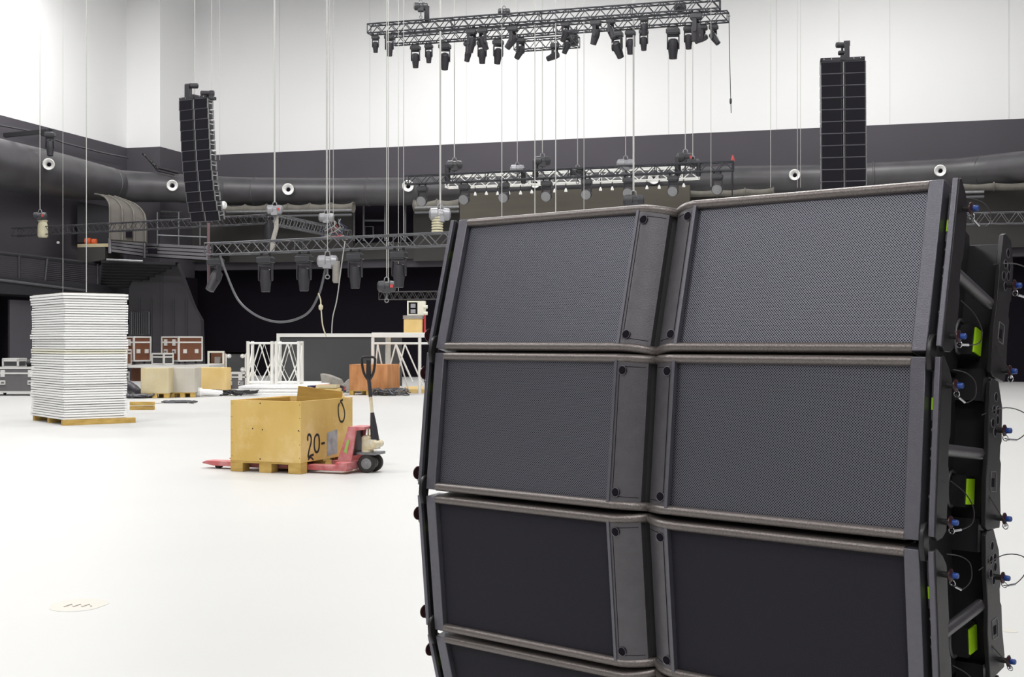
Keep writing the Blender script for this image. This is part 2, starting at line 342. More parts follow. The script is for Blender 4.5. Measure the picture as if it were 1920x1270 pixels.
mb = MB(M=T); mb.prism([(0, 0), (13, 0), (13, -.55), (0, -.55)], lw(-90, lbot(-90) + 1, 1.6), nd, (0, 0, 1), -bd, 1.7); mb.build('deck_edge', M['char'], t)
mb = MB(M=T); mb.tube(lw(-90, lbot(-90) + 2, 1.65), lw(160, lbot(160) + 2, 1.65), .05, 5); mb.build('lower_pipe', M['truss_mid'], t)
# flat black sheets stand in for the dark space under the gallery
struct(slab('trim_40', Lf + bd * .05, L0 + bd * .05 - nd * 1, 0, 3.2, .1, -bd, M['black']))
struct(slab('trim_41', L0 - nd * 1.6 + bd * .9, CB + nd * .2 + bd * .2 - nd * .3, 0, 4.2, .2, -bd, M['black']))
t = thing('wall_panel', 'grey purple upright panel beside the white stack under the gallery', 'panel', P(27, 700, 42.6)); t.location.z = 0
mb = MB(M=Matrix.Translation(-t.location)); a = P(18, 562, 42.9); b = P(62, 562, 44.2)
mb.add([(a.x, a.y, 0), (b.x, b.y, 0), (b.x, b.y, a.z), (a.x, a.y, a.z), (a.x - .1, a.y + .1, 0), (b.x - .1, b.y + .1, 0), (b.x - .1, b.y + .1, a.z), (a.x - .1, a.y + .1, a.z)], [(0, 1, 2, 3), (4, 5, 6, 7), (0, 4, 7, 3), (1, 5, 6, 2), (3, 2, 6, 7), (0, 1, 5, 4)]); mb.build('board', M['dark_wall'], t, smooth=False)
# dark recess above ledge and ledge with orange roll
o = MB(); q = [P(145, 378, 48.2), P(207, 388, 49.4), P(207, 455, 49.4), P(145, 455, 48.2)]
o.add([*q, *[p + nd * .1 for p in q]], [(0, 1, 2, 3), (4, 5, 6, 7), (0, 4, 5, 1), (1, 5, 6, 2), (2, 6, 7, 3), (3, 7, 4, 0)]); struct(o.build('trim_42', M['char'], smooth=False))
a = P(145, 458, 47.2); mb = MB(); mb.prism([(0, 0), (1.35, 0), (1.35, -.12), (0, -.12)], a, bd, (0, 0, 1), nd, 1.4)
t = thing('ledge', 'small shelf ledge left of the brown canvas chute', 'ledge', a); o = mb.build('board', M['ply'], None); o.parent = t; o.location = -a
mb = MB(M=Matrix.Translation(-a)); mb.prism([(0, -.12), (1.2, -.12), (1.2, -.6), (0, -.75)], a, bd, (0, 0, 1), nd, 1.2); mb.build('bracket', M['stage_grey'], t)
mb = MB(); c = a + bd * .28 + nd * .3 + Vector((0, 0, .13)); mb.lathe([(.05, -.12), (.12, -.1), (.13, 0), (.12, .1), (.05, .12)], c - Vector((.02, 0, 0)), (1, 0, 0), 12); mb.lathe([(.05, -.1), (.11, -.08), (.11, .08), (.05, .1)], c + Vector((.22, 0, -.02)), (1, 0, 0), 12)
tag(mb.build('orange_roll', M['orange']), 'small bright orange roll lying on the gallery ledge', 'roll')
# white lamp spot on wall
mb = MB(); mb.lathe([(.05, -.03), (.05, .03)], P(109, 455, 46.2), (0, 1, 0), 10); tag(mb.build('wall_button', M['vent']), 'tiny white round fitting on the dark left wall', 'wall fitting')
# brown canvas chute (rounded top)
def Yc(px): return 47.6 + (px - 206) * .004
a = P(206, 452, 47.4); t = thing('canvas_chute', 'brownish grey canvas chute with a rounded shoulder below the duct', 'chute', a)
zl = a.z
lc = [P(206, 449, 46.0), P(206, 392, 46.0), P(204, 380, 46.1), P(198, 371, 46.3), P(189, 366, 46.5), P(178, 364, 46.7)]
rc = [P(273, 454, 46.5), P(273, 412, 46.5), P(269, 398, 46.7), P(258, 386, 46.9), P(245, 379, 47.2), P(215, 368, 47.4)]
def loft(cv, m_, nm, r=None):
    mb = MB(M=Matrix.Translation(-a)); n_ = len(cv[0]); vs = [p for c_ in cv for p in c_]; vs += [p + Vector((.03, .12, -.04)) for p in vs]; k_ = len(cv) * n_; fs = []
    for c_ in range(len(cv) - 1):
        for i in range(n_ - 1):
            q = (c_ * n_ + i, c_ * n_ + i + 1, (c_ + 1) * n_ + i + 1, (c_ + 1) * n_ + i); fs += [q, tuple(k_ + x for x in reversed(q))]
    for c_ in (0, len(cv) - 1):
        for i in range(n_ - 1): q = c_ * n_ + i; fs.append((q, q + 1, q + 1 + k_, q + k_))
    mb.add(vs, fs); return mb.build(nm, m_, t)
mid = [[l.lerp(r_, f) for l, r_ in zip(lc, rc)] for f in (.35, .68)]
loft([lc, mid[0], mid[1], rc], M['fabric'], 'canvas')
for c_ in (lc, mid[0], mid[1], rc): mb = MB(M=Matrix.Translation(-a)); mb.path([p - Vector((0, .03, 0)) for p in smooth(c_, 4)], .03, 5); mb.build('seam', M['netting'], t)
mb = MB(M=Matrix.Translation(-a)); mb.box(P(242, 438, 46.2), (.22, .06, .30)); mb.build('opening', M['black'], t)
# silver slatted balcony front
a = P(206, 473, 46.6); t = thing('slatted_balcony', 'balcony front of four silver horizontal slats bending round the corner', 'balcony', a)
T = Matrix.Translation(-a)
A0, A1, A2 = (206, 449, 473, 46.6), (271, 456, 482, 47.6), (390, 462, 489, 45.2)
for k in range(4):
    f0 = k / 4 + .0; f1 = k / 4 + .19
    mb = MB(M=T)
    for (u, v) in ((A0, A1), (A1, A2)):
        q = []
        for (x, yt, yb, Y) in (u, v):
            q.append((P(x, yt + (yb - yt) * f0, Y), P(x, yt + (yb - yt) * f1, Y)))
        p = [q[0][0], q[1][0], q[1][1], q[0][1]]
        mb.add([*p, *[z + nd * .25 for z in p]], [(0, 1, 2, 3), (7, 6, 5, 4), (0, 4, 5, 1), (1, 5, 6, 2), (2, 6, 7, 3), (3, 7, 4, 0)])
    mb.build('slat', M['slat'], t)
mb = MB(M=T)
for (u, v) in ((A0, A1), (A1, A2)):
    p = [P(u[0], u[1] + 1, u[3] + .3), P(v[0], v[1] + 1, v[3] + .3), P(v[0], v[2], v[3] + .3), P(u[0], u[2], u[3] + .3)]
    mb.add([*p, *[z + nd * .2 for z in p]], [(0, 1, 2, 3), (7, 6, 5, 4), (0, 4, 5, 1), (1, 5, 6, 2), (2, 6, 7, 3), (3, 7, 4, 0)])
mb.build('backing', M['black_metal'], t)
for (x, yt, yb, Y) in (A0, A1, A2): mb = MB(M=T); mb.tube(P(x, yt - 2, Y), P(x, yb + 2, Y), .06, 6); mb.build('post', M['slat'], t)
mb = MB(M=T); mb.bbox(-.0, .32, -.05, .05, -.1, .1, Matrix.Translation(P(278, 471, 46.8) )); mb.build('slot', M['black'], t)
# gallery guard rails above the balcony
t = thing('guard_rail', 'thin grey guard rail standing on the slatted balcony', 'railing', P(296, 458, 47)); T = Matrix.Translation(-t.location)
for x in (295, 335, 375): mb = MB(M=T); mb.tube(P(x, 398, 47), P(x, 460, 47), .03, 5); mb.build('post', M['truss_mid'], t)
mb = MB(M=T); mb.tube(P(295, 441, 47), P(388, 445, 47), .03, 5); mb.build('rail', M['truss_mid'], t)
# black louvred soffit
a = P(190, 488, 46.6); t = thing('louvred_soffit', 'black sloping louvred underside below the slatted balcony', 'soffit', a); T = Matrix.Translation(-a)
mb = MB(M=T)
for k in range(9):
    f = k / 8; x0 = 190 - 2 * f; x1 = 332 - 85 * f; y = 488 + 44 * f
    mb.prism([(0, 0), (0, -.10), (.14, -.16), (.14, -.05)], P(x0, y, 46.6 + 1.2 * f), nd, (0, 0, 1), (P(x1, y + 4 * (1 - f), 46.4 + 1.4 * f) - P(x0, y, 46.6 + 1.2 * f)).normalized(), (P(x1, y, 46.6) - P(x0, y, 46.6)).length)
mb.build('louvre', M['black_metal'], t)
mb = MB(M=T); p = [P(192, 488, 46.9), P(330, 492, 46.7), P(246, 536, 48.2), P(192, 534, 48.2)]
mb.add([*p, *[z + nd * .25 for z in p]], [(0, 1, 2, 3), (7, 6, 5, 4), (0, 4, 5, 1), (1, 5, 6, 2), (2, 6, 7, 3), (3, 7, 4, 0)]); mb.build('backing', M['black'], t)
mb = MB(M=T); mb.tube(P(200, 487, 46.4), P(268, 490, 46.3), .045, 6); mb.build('light_strip', M['steel'], t)
# dark curved pier
t = thing('curved_pier', 'dark grey flaring pier standing behind the brown flight cases', 'pier', FL(305, 715)); t.location = (P(305, 700, 47.5).x, 47.5, 0)
mb = MB(M=Matrix.Translation(-t.location))
def pr(x, y): p = P(x, y, 47.5); return (p.x, p.z)
poly = [pr(240, 714), pr(242, 540), pr(262, 500), pr(300, 492), pr(330, 492), pr(345, 530), pr(362, 575), pr(376, 600), pr(380, 714)]
mb.prism(poly, (0, 47.5, 0), (1, 0, 0), (0, 0, 1), (0, 1, 0), .5); mb.build('face', M['pier'], t, smooth=False)
for x in (262, 284, 304, 326, 350): mb = MB(M=Matrix.Translation(-t.location)); mb.tube(P(x, 560 if x != 304 else 500, 47.46), P(x, 712, 47.46), .02, 4); mb.build('batten', M['char'], t)
mb = MB(M=Matrix.Translation(-t.location)); mb.path([P(247, 585, 47.4), P(280, 585, 47.4), P(280, 628, 47.4), P(247, 628, 47.4)], .03, 4, True)
for x in range(250, 280, 4): mb.tube(P(x, 586, 47.4), P(x, 628, 47.4), .012, 4)
mb.build('gate', M['truss_mid'], t)
# cable brackets and cable tray along left wall
def lbox(name, lab, cat, pts_, r, m): 
    mb = MB(); mb.path([lw(x, y, .5) for x, y in pts_], r, 5); return tag(mb.build(name, m), lab, cat)
lbox('wall_pipe', 'long thin pipe fixed along the dark left wall above the duct', 'pipe', [(-60, 222), (0, 235), (60, 246), (120, 268), (190, 286), (240, 296)], .035, M['truss_mid'])
def bracket(x0, x1, y, lab):
    a = lw(x1, y, .4); mb = MB(); T = Matrix.Translation(-a); t = thing('wall_bracket', lab, 'bracket', a, 0, 'black brackets on the left wall')
    mb = MB(M=T); q_ = P(x1 - 1, y - 3, a.y - 3.6) if x0 < 20 else P(x0, y + 5, a.y - 1.2); mb.tube(a, q_, .10, 4); mb.tube(q_, P(x0, y + 5, q_.y + .2), .10, 4) if x0 < 20 else None; mb.build('arm', M['black_metal'], t)
    for k in (.3, .8): mb = MB(M=T); p = a.lerp(q_, k); mb.tube(p, p + Vector((0, 0, -.45)), .025, 4); mb.build('hanger', M['black_metal'], t)
bracket(8, 95, 249, 'black steel bracket carrying the far left moving lamp'); bracket(158, 268, 291, 'black steel bracket above the duct bend')
a = lw(266, 286, .4); mb = MB()
mb.path([P(268, 287, 49.8), P(298, 315, 50), P(335, 324, 50.2)], .06, 5); mb.path([P(272, 291, 49.4), P(296, 320, 49.6), P(328, 328, 49.8)], .04, 5)
for k in range(5): mb.tube(P(270 + 6 * k, 289 + 6 * k, 49.7), P(272 + 6 * k, 293 + 6 * k, 49.3), .03, 4)
tag(mb.build('cable_ladder', M['black_metal']), 'black cable ladder stepping down beside the left flown speakers', 'cable ladder')

# ================================================================= NEAR SPEAKER STACK
Wd = 1.42; U = Vector((.766, -.643, 0)); DD = Vector((.643, .766, 0)); TH = math.atan2(-.643, .766)
LE = Vector((-.24, 3.52, 0))                       # left front edge on the ground
hb = .388
def cabinet(gm, top=False):
    root = bpy.data.objects.new('speaker_cabinet', None); COL.objects.link(root); root.empty_display_size = .1
    hw = Wd / 2
    def yf(x):                                      # front plan curve: flat with a dip in the middle
        a = abs(x)
        if a > .083: return 0.0
        u_ = a / .083; return .050 * (1 - u_) ** 1.7
    xs = [-hw + .033, -.085] + [-.083 + .083 * k / 6 for k in range(0, 7)] + [.083 * k / 6 for k in range(1, 7)] + [.085, hw - .033]
    # wooden body
    fr = [(x, yf(x) + .016) for x in xs]
    plan = fr + [(hw - .012, .02), (hw - .012, .085), (hw - .045, .11), (hw - .05, .30), (hw - .07, .36), (hw - .08, .50), (-hw + .08, .50), (-hw + .07, .36), (-hw + .05, .30), (-hw + .045, .11), (-hw + .012, .085), (-hw + .012, .02)]
    n = len(plan); vs = []
    for s in (-1, 1):
        for x, y in plan: vs.append((x, y, s * (hb / 2 - .004 - .084 * max(0, y - .03))))
    mb = MB(); mb.add(vs, [tuple(range(n)), tuple(range(n, 2 * n))] + [(i, (i + 1) % n, (i + 1) % n + n, i + n) for i in range(n)])
    mb.build('body', M['body'], root)
    for s, nm in ((1, 'top_lip'), (-1, 'bottom_lip')):
        mb = MB(); zz = s * (hb / 2 - .011)
        mb.path([(x, yf(x) + .006, zz) for x in xs], .0115, 12); 
        
        # flat shelf behind the lip
        q = [(x, yf(x) + .006) for x in xs] + [(hw - .033, .06), (-hw + .033, .06)]
        mb.prism(q, (0, 0, zz - (.0 if s > 0 else .0108)), (1, 0, 0), (0, 1, 0), (0, 0, 1), .0108)
        mb.build(nm, M['lip'], root)
    for s in (-1, 1):
        # perforated grille, slightly bowed
        x0, x1 = (.090, hw - .036); N = 10; z0, z1 = -hb / 2 + .020, hb / 2 - .020; vs = []; fs = []
        for i in range(N + 1):
            x = x0 + (x1 - x0) * i / N; yy = .012 - .004 * math.sin(math.pi * i / N)
            vs += [(s * x, yy, z0), (s * x, yy, z1), (s * x, yy + .004, z0), (s * x, yy + .004, z1)]
        for i in range(N):
            a = 4 * i; b = a + 4; fs += [(a, b, b + 1, a + 1), (a + 2, a + 3, b + 3, b + 2), (a + 1, b + 1, b + 3, a + 3), (a, a + 2, b + 2, b)]
        fs += [(0, 1, 3, 2), (4 * N, 4 * N + 2, 4 * N + 3, 4 * N + 1)]
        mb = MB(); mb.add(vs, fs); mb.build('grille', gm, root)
        # curved centre panel
        mb = MB(); xa = [.086, .083] + [.083 * k / 8 for k in range(7, 1, -1)] + [.013]
        pl = [(s * x, yf(x) - .001) for x in xa] + [(s * .013, .062), (s * .086, .03)]
        mb.prism(pl, (0, 0, -hb / 2 + .017), (1, 0, 0), (0, 1, 0), (0, 0, 1), hb - .034)
        cp = mb.build('centre_panel', M['plastic'], root)
        # raised edge strip + groove
        mb = MB(); mb.bbox(s * .0855 - .004, s * .0855 + .004, -.004, .02, -hb / 2 + .016, hb / 2 - .016); mb.build('edge_strip', M['bezel'], cp)
        mb = MB(); g = .0008
        xg0, xg1 = .0745, .018; zq = hb / 2 - .032
        gp = [(s * xg0, yf(xg0) - .0012, -zq), (s * xg0, yf(xg0) - .0012, zq)] + [(s * (xg0 + (xg1 - xg0) * k / 8), yf(xg0 + (xg1 - xg0) * k / 8) - .0012, zq) for k in range(1, 9)]
        mb.path(gp, g, 4)
        gp = [(s * (xg0 + (xg1 - xg0) * k / 8), yf(xg0 + (xg1 - xg0) * k / 8) - .0012, -zq) for k in range(0, 9)]
        mb.path(gp, g, 4); mb.build('groove', M['black'], cp)
        for zz in (-1, 1):
            xh = .066; mb = MB(); mb.lathe([(.0105, 0), (.0105, .005), (.0085, .0056)], (s * xh, yf(xh) + .0015, zz * (hb / 2 - .042)), (-s * .45 if 0 else 0, -1, 0), 18); so = mb.build('screw_hole', M['black'], cp)
            mb = MB(); mb.ring((s * xh, yf(xh) - .0040, zz * (hb / 2 - .042)), (0, 1, 0), .0112, .0009, 18, 5); mb.build('rim', M['bezel'], so)
        # side bezel
        mb = MB(); mb.bbox(min(s * (hw - .034), s * hw), max(s * (hw - .034), s * hw), -.004, .05, -hb / 2 + .002, hb / 2 - .002); mb.build('side_bezel', M['bezel'], root, .002)
        # channel with bolts
        mb = MB(); xa_, xb_ = sorted((s * (hw + .001), s * (hw + .022))); mb.bbox(xa_, xb_, .035, .06, -hb / 2 + .03, hb / 2 - .03); ch = mb.build('channel', M['black_metal'], root)
        for zz in (-.10, -.02, .04, .0): 
            mb = MB(); mb.lathe([(.006, 0), (.006, .012), (.004, .015)], (s * (hw + .011), .036, zz + .0), (0, -1, 0), 10); mb.build('bolt', M['steel'], ch)
        mb = MB(); mb.bbox(xa_ + .002, xb_ - .002, .028, .036, .06, .17); mb.build('slide', M['bezel'], ch)
        mb = MB(); mb.bbox(xa_ + .003, xb_ - .003, .024, .029, .082, .108); mb.build('green_label', M['green'], ch)['label'] = 'small fluorescent green label'
        # front rigging plate
        X0 = s * (hw + .022); e3 = (s, 0, 0)
        pf = [(a_ * .8, b_) for a_, b_ in [(0, -hb / 2 + .012), (0, hb / 2 - .002), (.012, hb / 2 + .002), (.05, hb / 2 - .02), (.075, hb / 2 - .045), (.078, .03), (.07, .02), (.07, -.03), (.08, -.05), (.083, -.10), (.075, -.12), (.075, -.17), (.05, -hb / 2 + .01), (.015, -hb / 2 + .004)]]
        mb = MB(); mb.prism(pf, (X0, 0, 0), (0, 1, 0), (0, 0, 1), e3, .011); fp = mb.build('front_rigging_plate', M['rig'], root, .0015)
        mb = MB(); mb.prism([(-.006, -hb / 2 + .012), (-.006, hb / 2 - .002), (.006, hb / 2 - .002), (.006, -hb / 2 + .012)], (s * (hw + .019), 0, 0), (0, 1, 0), (0, 0, 1), e3, .012); mb.build('front_bar', M['bezel'], fp, .0015)
        # rear rigging plate
        pr_ = [(.262, -.165), (.255, -.06), (.262, .0), (.258, .08), (.262, .162), (.275, .170), (.315, .166), (.345, .11), (.35, .03), (.342, .02), (.342, -.01), (.35, -.02), (.35, -.08), (.36, -.14), (.355, -.168), (.275, -.172)]
        mb = MB(); mb.prism(pr_, (X0, .03, 0), (0, 1, 0), (0, 0, 1), e3, .011); rp = mb.build('rear_rigging_plate', M['rig'], root, .0015)
        for (yy, zz) in ((.31, .13), (.30, .10), (.325, .10), (.295, .07), (.325, .078), (.312, .05)):
            mb = MB(); mb.lathe([(.0098, 0), (.0098, .0012)], (X0 + s * .0105, yy + .02, zz), e3, 14); hh = mb.build('hole', M['black'], rp)
            mb = MB(); mb.ring((X0 + s * .0115, yy + .02, zz), e3, .0103, .0008, 14, 4); mb.build('rim', M['steel'], hh)
        mb = MB(); mb.path([(X0 + s * .0115, yy + .03, zz) for yy, zz in ((.285, -.04), (.315, -.04), (.32, -.05), (.32, -.085), (.29, -.085), (.285, -.08))], .0012, 4, True); mb.build('window', M['steel'], rp)
        mb = MB(); mb.prism([(.272, .045 - .1), (.29, .045 - .1), (.29, .045 - .12), (.272, .045 - .12)], (X0 + s * .0105, .048, 0), (0, 1, 0), (0, 0, 1), e3, .0012); mb.build('window_bar', M['black'], rp)
        # backing frame behind rear plate
        mb = MB(); mb.prism([(.315, -.165), (.315, .16), (.345, .15), (.345, -.165)], (s * (hw - .09), .03, 0), (0, 1, 0), (0, 0, 1), e3, .10); mb.build('rear_frame', M['black_metal'], root, .002)
        mb = MB(); mb.bbox(*sorted((s * (hw - .10), s * (hw + .005))), .325, .39, -.225, -.15); mb.build('rear_link', M['black_metal'], root)
        # handle tube
        mb = MB(); mb.tube((s * (hw + .018), .05, 0), (s * (hw + .012), .30, -.002), .0135, 16); mb.build('handle_tube', M['plastic'], root)
        # carrying recess and green label
        sx_ = lambda y: s * (hw - .046)
        mb = MB(); mb.path([(sx_(.28 + .028 * math.cos(q)) + s * .004, .28 + .028 * math.cos(q), -.085 + .04 * math.sin(q)) for q in [2 * math.pi * k / 16 for k in range(16)]], .004, 6, True); hr = mb.build('handle_ring', M['plastic'], root)
        mb = MB(); mb.bbox(*sorted((s * (hw - .013), s * (hw - .009))), .290, .334, -.118, -.060); mb.build('green_label', M['green'], root)['label'] = 'fluorescent green label on the side'
        mb = MB(); mb.bbox(*sorted((s * (hw - .06), s * (hw - .013))), .284, .338, -.125, -.054); mb.build('handle_block', M['body'], root)
        # panel seam line
        mb = MB(); mb.path([(s * (hw - .040), .13, -.15), (s * (hw - .040), .13, .09), (s * (hw - .048), .22, .10)], .0012, 4); mb.build('seam', M['rig'], root)
        # locking pins
        for (yy, zz, ty) in ((.036, .135, 0), (.036, -.15, 1), (.345, .055, 2), (.365, -.145, 3)):
            big = .0
            if s < 0 and ty == 0 and top: continue
            if s < 0 and ty < 2: yy = .012
            mb = MB(); c = Vector((X0 + s * .011, yy, zz)); fr_ = .0135 if s > 0 else .019
            mb.lathe([(.0065, 0), (.0065, .016)], c, e3, 12); pin = mb.build('locking_pin', M['rig'], root)
            mb = MB(); mb.lathe([(.006, .014), (fr_, .0155), (fr_, .018), (.006, .022)], c, e3, 18); mb.build('flange', M['maroon'], pin)
            mb = MB(); mb.lathe([(.0055, .020), (.0068, .022), (.0064, .031), (.0048, .033)] if s > 0 else [(.0055, .020), (.008, .022), (.006, .027)], c, e3, 10); mb.build('knob', M['blue'] if s > 0 else M['maroon'], pin)['label'] = 'blue knob' if s > 0 else 'dark red knob'
            mb = MB(); mb.ring(c + Vector((s * .018, .004, -.017)), (.3, 1, .2), .007, .0012, 12, 5); mb.build('split_ring', M['chrome'], pin)
            if not (s < 0 and ty > 1):
                pth = {0: [(0, 0, -.018), (.012, .02, -.034), (.022, .05, -.02), (.018, .06, .012), (.004, .045, .03), (-.02, .03, .036)],
                       1: [(0, 0, -.018), (.014, .02, -.014), (.026, .05, .0), (.024, .06, .03), (.01, .045, .062), (-.012, .02, .085)],
                       2: [(0, 0, -.018), (.016, .03, -.02), (.032, .058, .005), (.03, .05, .04), (.0, .0, .052), (-.03, -.07, .03)],
                       3: [(0, 0, -.018), (.004, -.005, -.01), (-.008, -.03, .02), (-.02, -.06, .055), (-.03, -.075, .09)]}[ty]
                pp = [c + Vector((s * (.018 + a), b, e)) for a, b, e in pth]; q = []
                for i in range(len(pp) - 1):
                    p0 = pp[max(i - 1, 0)]; p1 = pp[i]; p2 = pp[i + 1]; p3 = pp[min(i + 2, len(pp) - 1)]
                    for k in range(5):
                        f = k / 5; q.append(.5 * ((2 * p1) + (p2 - p0) * f + (2 * p0 - 5 * p1 + 4 * p2 - p3) * f * f + (3 * p1 - p0 - 3 * p2 + p3) * f ** 3))
                mb = MB(); mb.path(q + [pp[-1]], .0013, 5); mb.build('lanyard', M['wire'], pin)
                mb = MB(); mb.tube(q[2], q[5], .0028, 6); mb.build('ferrule', M['chrome'], pin)
        # front link bridging to the cabinet below
        mb = MB(); pl = [(-.010, -hb / 2 + .035), (-.018, -hb / 2 + .02), (-.018, -hb / 2 - .012), (-.006, -hb / 2 - .04), (.012, -hb / 2 - .04), (.016, -hb / 2 + .03), (.004, -hb / 2 + .042)]
        mb.prism(pl, (s * (hw + .004), 0, 0), (0, 1, 0), (0, 0, 1), e3, .011); mb.build('link_lever', M['rig'], root, .003)
    return root
# profile of front seam line (t back, z)
seams = [(.140, 1.853), (.040, 1.476), (0.0, 1.076), (.038, .674), (.145, .288)]
labels = ['top large black speaker cabinet of the near stack, leaning back', 'second large black speaker cabinet down in the near stack', 'third cabinet of the near stack, its grilles almost black', 'lowest large speaker cabinet, cut by the bottom of the photo']
gms = [M['grille_a'], M['grille_a'], M['grille_shaded'], M['grille_shaded']]
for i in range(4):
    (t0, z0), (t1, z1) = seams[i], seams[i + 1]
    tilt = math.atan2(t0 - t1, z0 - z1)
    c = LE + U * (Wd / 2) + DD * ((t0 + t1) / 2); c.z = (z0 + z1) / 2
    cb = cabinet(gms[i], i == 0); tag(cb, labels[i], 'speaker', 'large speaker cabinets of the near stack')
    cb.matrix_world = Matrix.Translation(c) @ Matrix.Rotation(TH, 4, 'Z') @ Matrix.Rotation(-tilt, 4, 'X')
# extra rigging strut on top box (rear link arm)
# dolly under the stack
a = LE + U * (Wd / 2) + DD * .40; t = thing('speaker_dolly', 'black wheeled dolly carrying the near speaker stack', 'dolly', a, TH)
mb = MB(); mb.bbox(-.72, .72, -.34, .22, .12, .165); mb.bbox(-.70, .70, -.22, -.14, .165, .285); mb.bbox(-.70, .70, .08, .14, .165, .22); mb.build('deck', M['char'], t, .004)
for sx_ in (-.6, .6):
    for sy_ in (-.26, .14):
        mb = MB(); mb.lathe([(.05, -.018), (.055, -.01), (.055, .01), (.05, .018)], (sx_, sy_, .056), (0, 1, 0), 16); mb.bbox(sx_ - .025, sx_ + .025, sy_ - .03, sy_ + .03, .09, .12); mb.build('caster', M['rubber'], t)

# ================================================================= FLOWN LINE ARRAYS
def far_cabinet(w_, h_, d_):
    root = bpy.data.objects.new('flown_speaker', None); COL.objects.link(root); root.empty_display_size = .1
    mb = MB(); hh = h_ / 2 - .006; q = [(-w_ / 2, 0, hh), (-.05, 0, hh), (0, .035, hh), (.05, 0, hh), (w_ / 2, 0, hh), (w_ / 2 - .03, d_ * .35, hh * .9), (w_ / 2 - .12, d_, hh * .68), (-w_ / 2 + .12, d_, hh * .68), (-w_ / 2 + .03, d_ * .35, hh * .9)]
    n = len(q); mb.add([(x, y, -z) for x, y, z in q] + q, [tuple(range(n)), tuple(range(n, 2 * n))] + [(i, (i + 1) % n, (i + 1) % n + n, i + n) for i in range(n)]); mb.build('body', M['black_metal'], root)
    for s in (-1, 1):
        mb = MB(); mb.bbox(*sorted((s * .055, s * (w_ / 2 - .02))), -.012, .002, -hh + .012, hh - .012); mb.build('grille', M['grille_far'], root)
        mb = MB(); X = s * (w_ / 2 + .012); mb.bbox(X - .008, X + .008, 0, .045, -hh, hh); mb.bbox(X - .008, X + .008, .20, .26, -hh * .9, hh * .85); mb.tube((X, .03, 0), (X, .22, 0), .012, 6); mb.bbox(X - .008, X + .008, .02, .24, hh * .6, hh * .75); mb.build('rigging_plate', M['steel'], root)
    mb = MB(); mb.tube((-w_ / 2, -.003, -hh), (w_ / 2, -.003, -hh), .009, 6); mb.tube((-w_ / 2, -.003, hh), (w_ / 2, -.003, hh), .006, 6); mb.build('edge_lip', M['bezel'], root)
    mb = MB(); mb.path([(.012, .012, -hh), (.012, .012, hh)], .014, 6); mb.build('centre_strip', M['slat'], root)
    return root
ords = ['topmost', 'second', 'third', 'fourth', 'fifth', 'sixth', 'seventh', 'eighth', 'ninth', 'tenth', 'eleventh', 'twelfth']
def tilt_w(p, yaw, tilt): return Matrix.Translation(p) @ Matrix.Rotation(yaw, 4, 'Z') @ Matrix.Rotation(-tilt, 4, 'X')
def hang_array(cx, tops, Y, w_, side, yaw, tilts):
    n = len(tops) - 1; first = None
    for i in range(n):
        (x0, y0), (x1, y1) = tops[i], tops[i + 1]
        h_ = (y1 - y0) / F * Y
        c = P((x0 + x1) / 2, (y0 + y1) / 2, Y + tilts[i][1])
        if first is None: first = far_cabinet(w_, h_ * 1.0, .42); o = first
        else: o = dup(first)
        o.matrix_world = tilt_w(c, yaw, R(tilts[i][0]))
        pos = ords[i] + ('' if i == 0 else ' from the top') 
        if i == n - 1 and side == 'left': pos = 'lowest'
        tag(o, '%s black cabinet of the %s flown speaker column' % (pos, side), 'speaker', 'cabinets of the %s flown column' % side)
    return first
# left column: 12 cabinets, slight curl at the bottom
YL = 36.4; yawL = R(-15.8 + 6)
tl = []; y = 184
xs_ = [361.5, 362.5, 363.5, 364.5, 365.5, 366.5, 368, 369.5, 371.5, 374, 377, 381, 386]
ys_ = [186, 205.5, 224.5, 244, 263, 282, 302, 321, 340, 359.5, 378.5, 397, 415]
hang_array(0, list(zip(xs_, ys_)), YL, 1.03, 'left', R(-27), [(0, 0), (0, 0), (0, 0), (-.5, 0), (-1, 0), (-1.5, 0), (-2, .01), (-3, .02), (-4, .04), (-6, .07), (-8, .11), (-11, .16)])
YR = 31.4
hang_array(0, [(1580.5 + .15 * i, 115 + 22.5 * i) for i in range(12)], YR, 1.075, 'right', R(-11), [(0, 0)] * 8 + [(-1, 0)] * 3)
def chain(px, y0, Y, label=None, r=.016, m='chain', dx=0, top=17.4, name='lifting_chain', cat='chain', g='long chains and cables hanging from the roof'):
    a = P(px, y0, Y); b = Vector((a.x + dx, a.y, top)); mb = MB(); mb.tube(a, b, r * .6, 5); o = mb.build(name, M[m])
    return tag(o, label, cat, g) if label else o
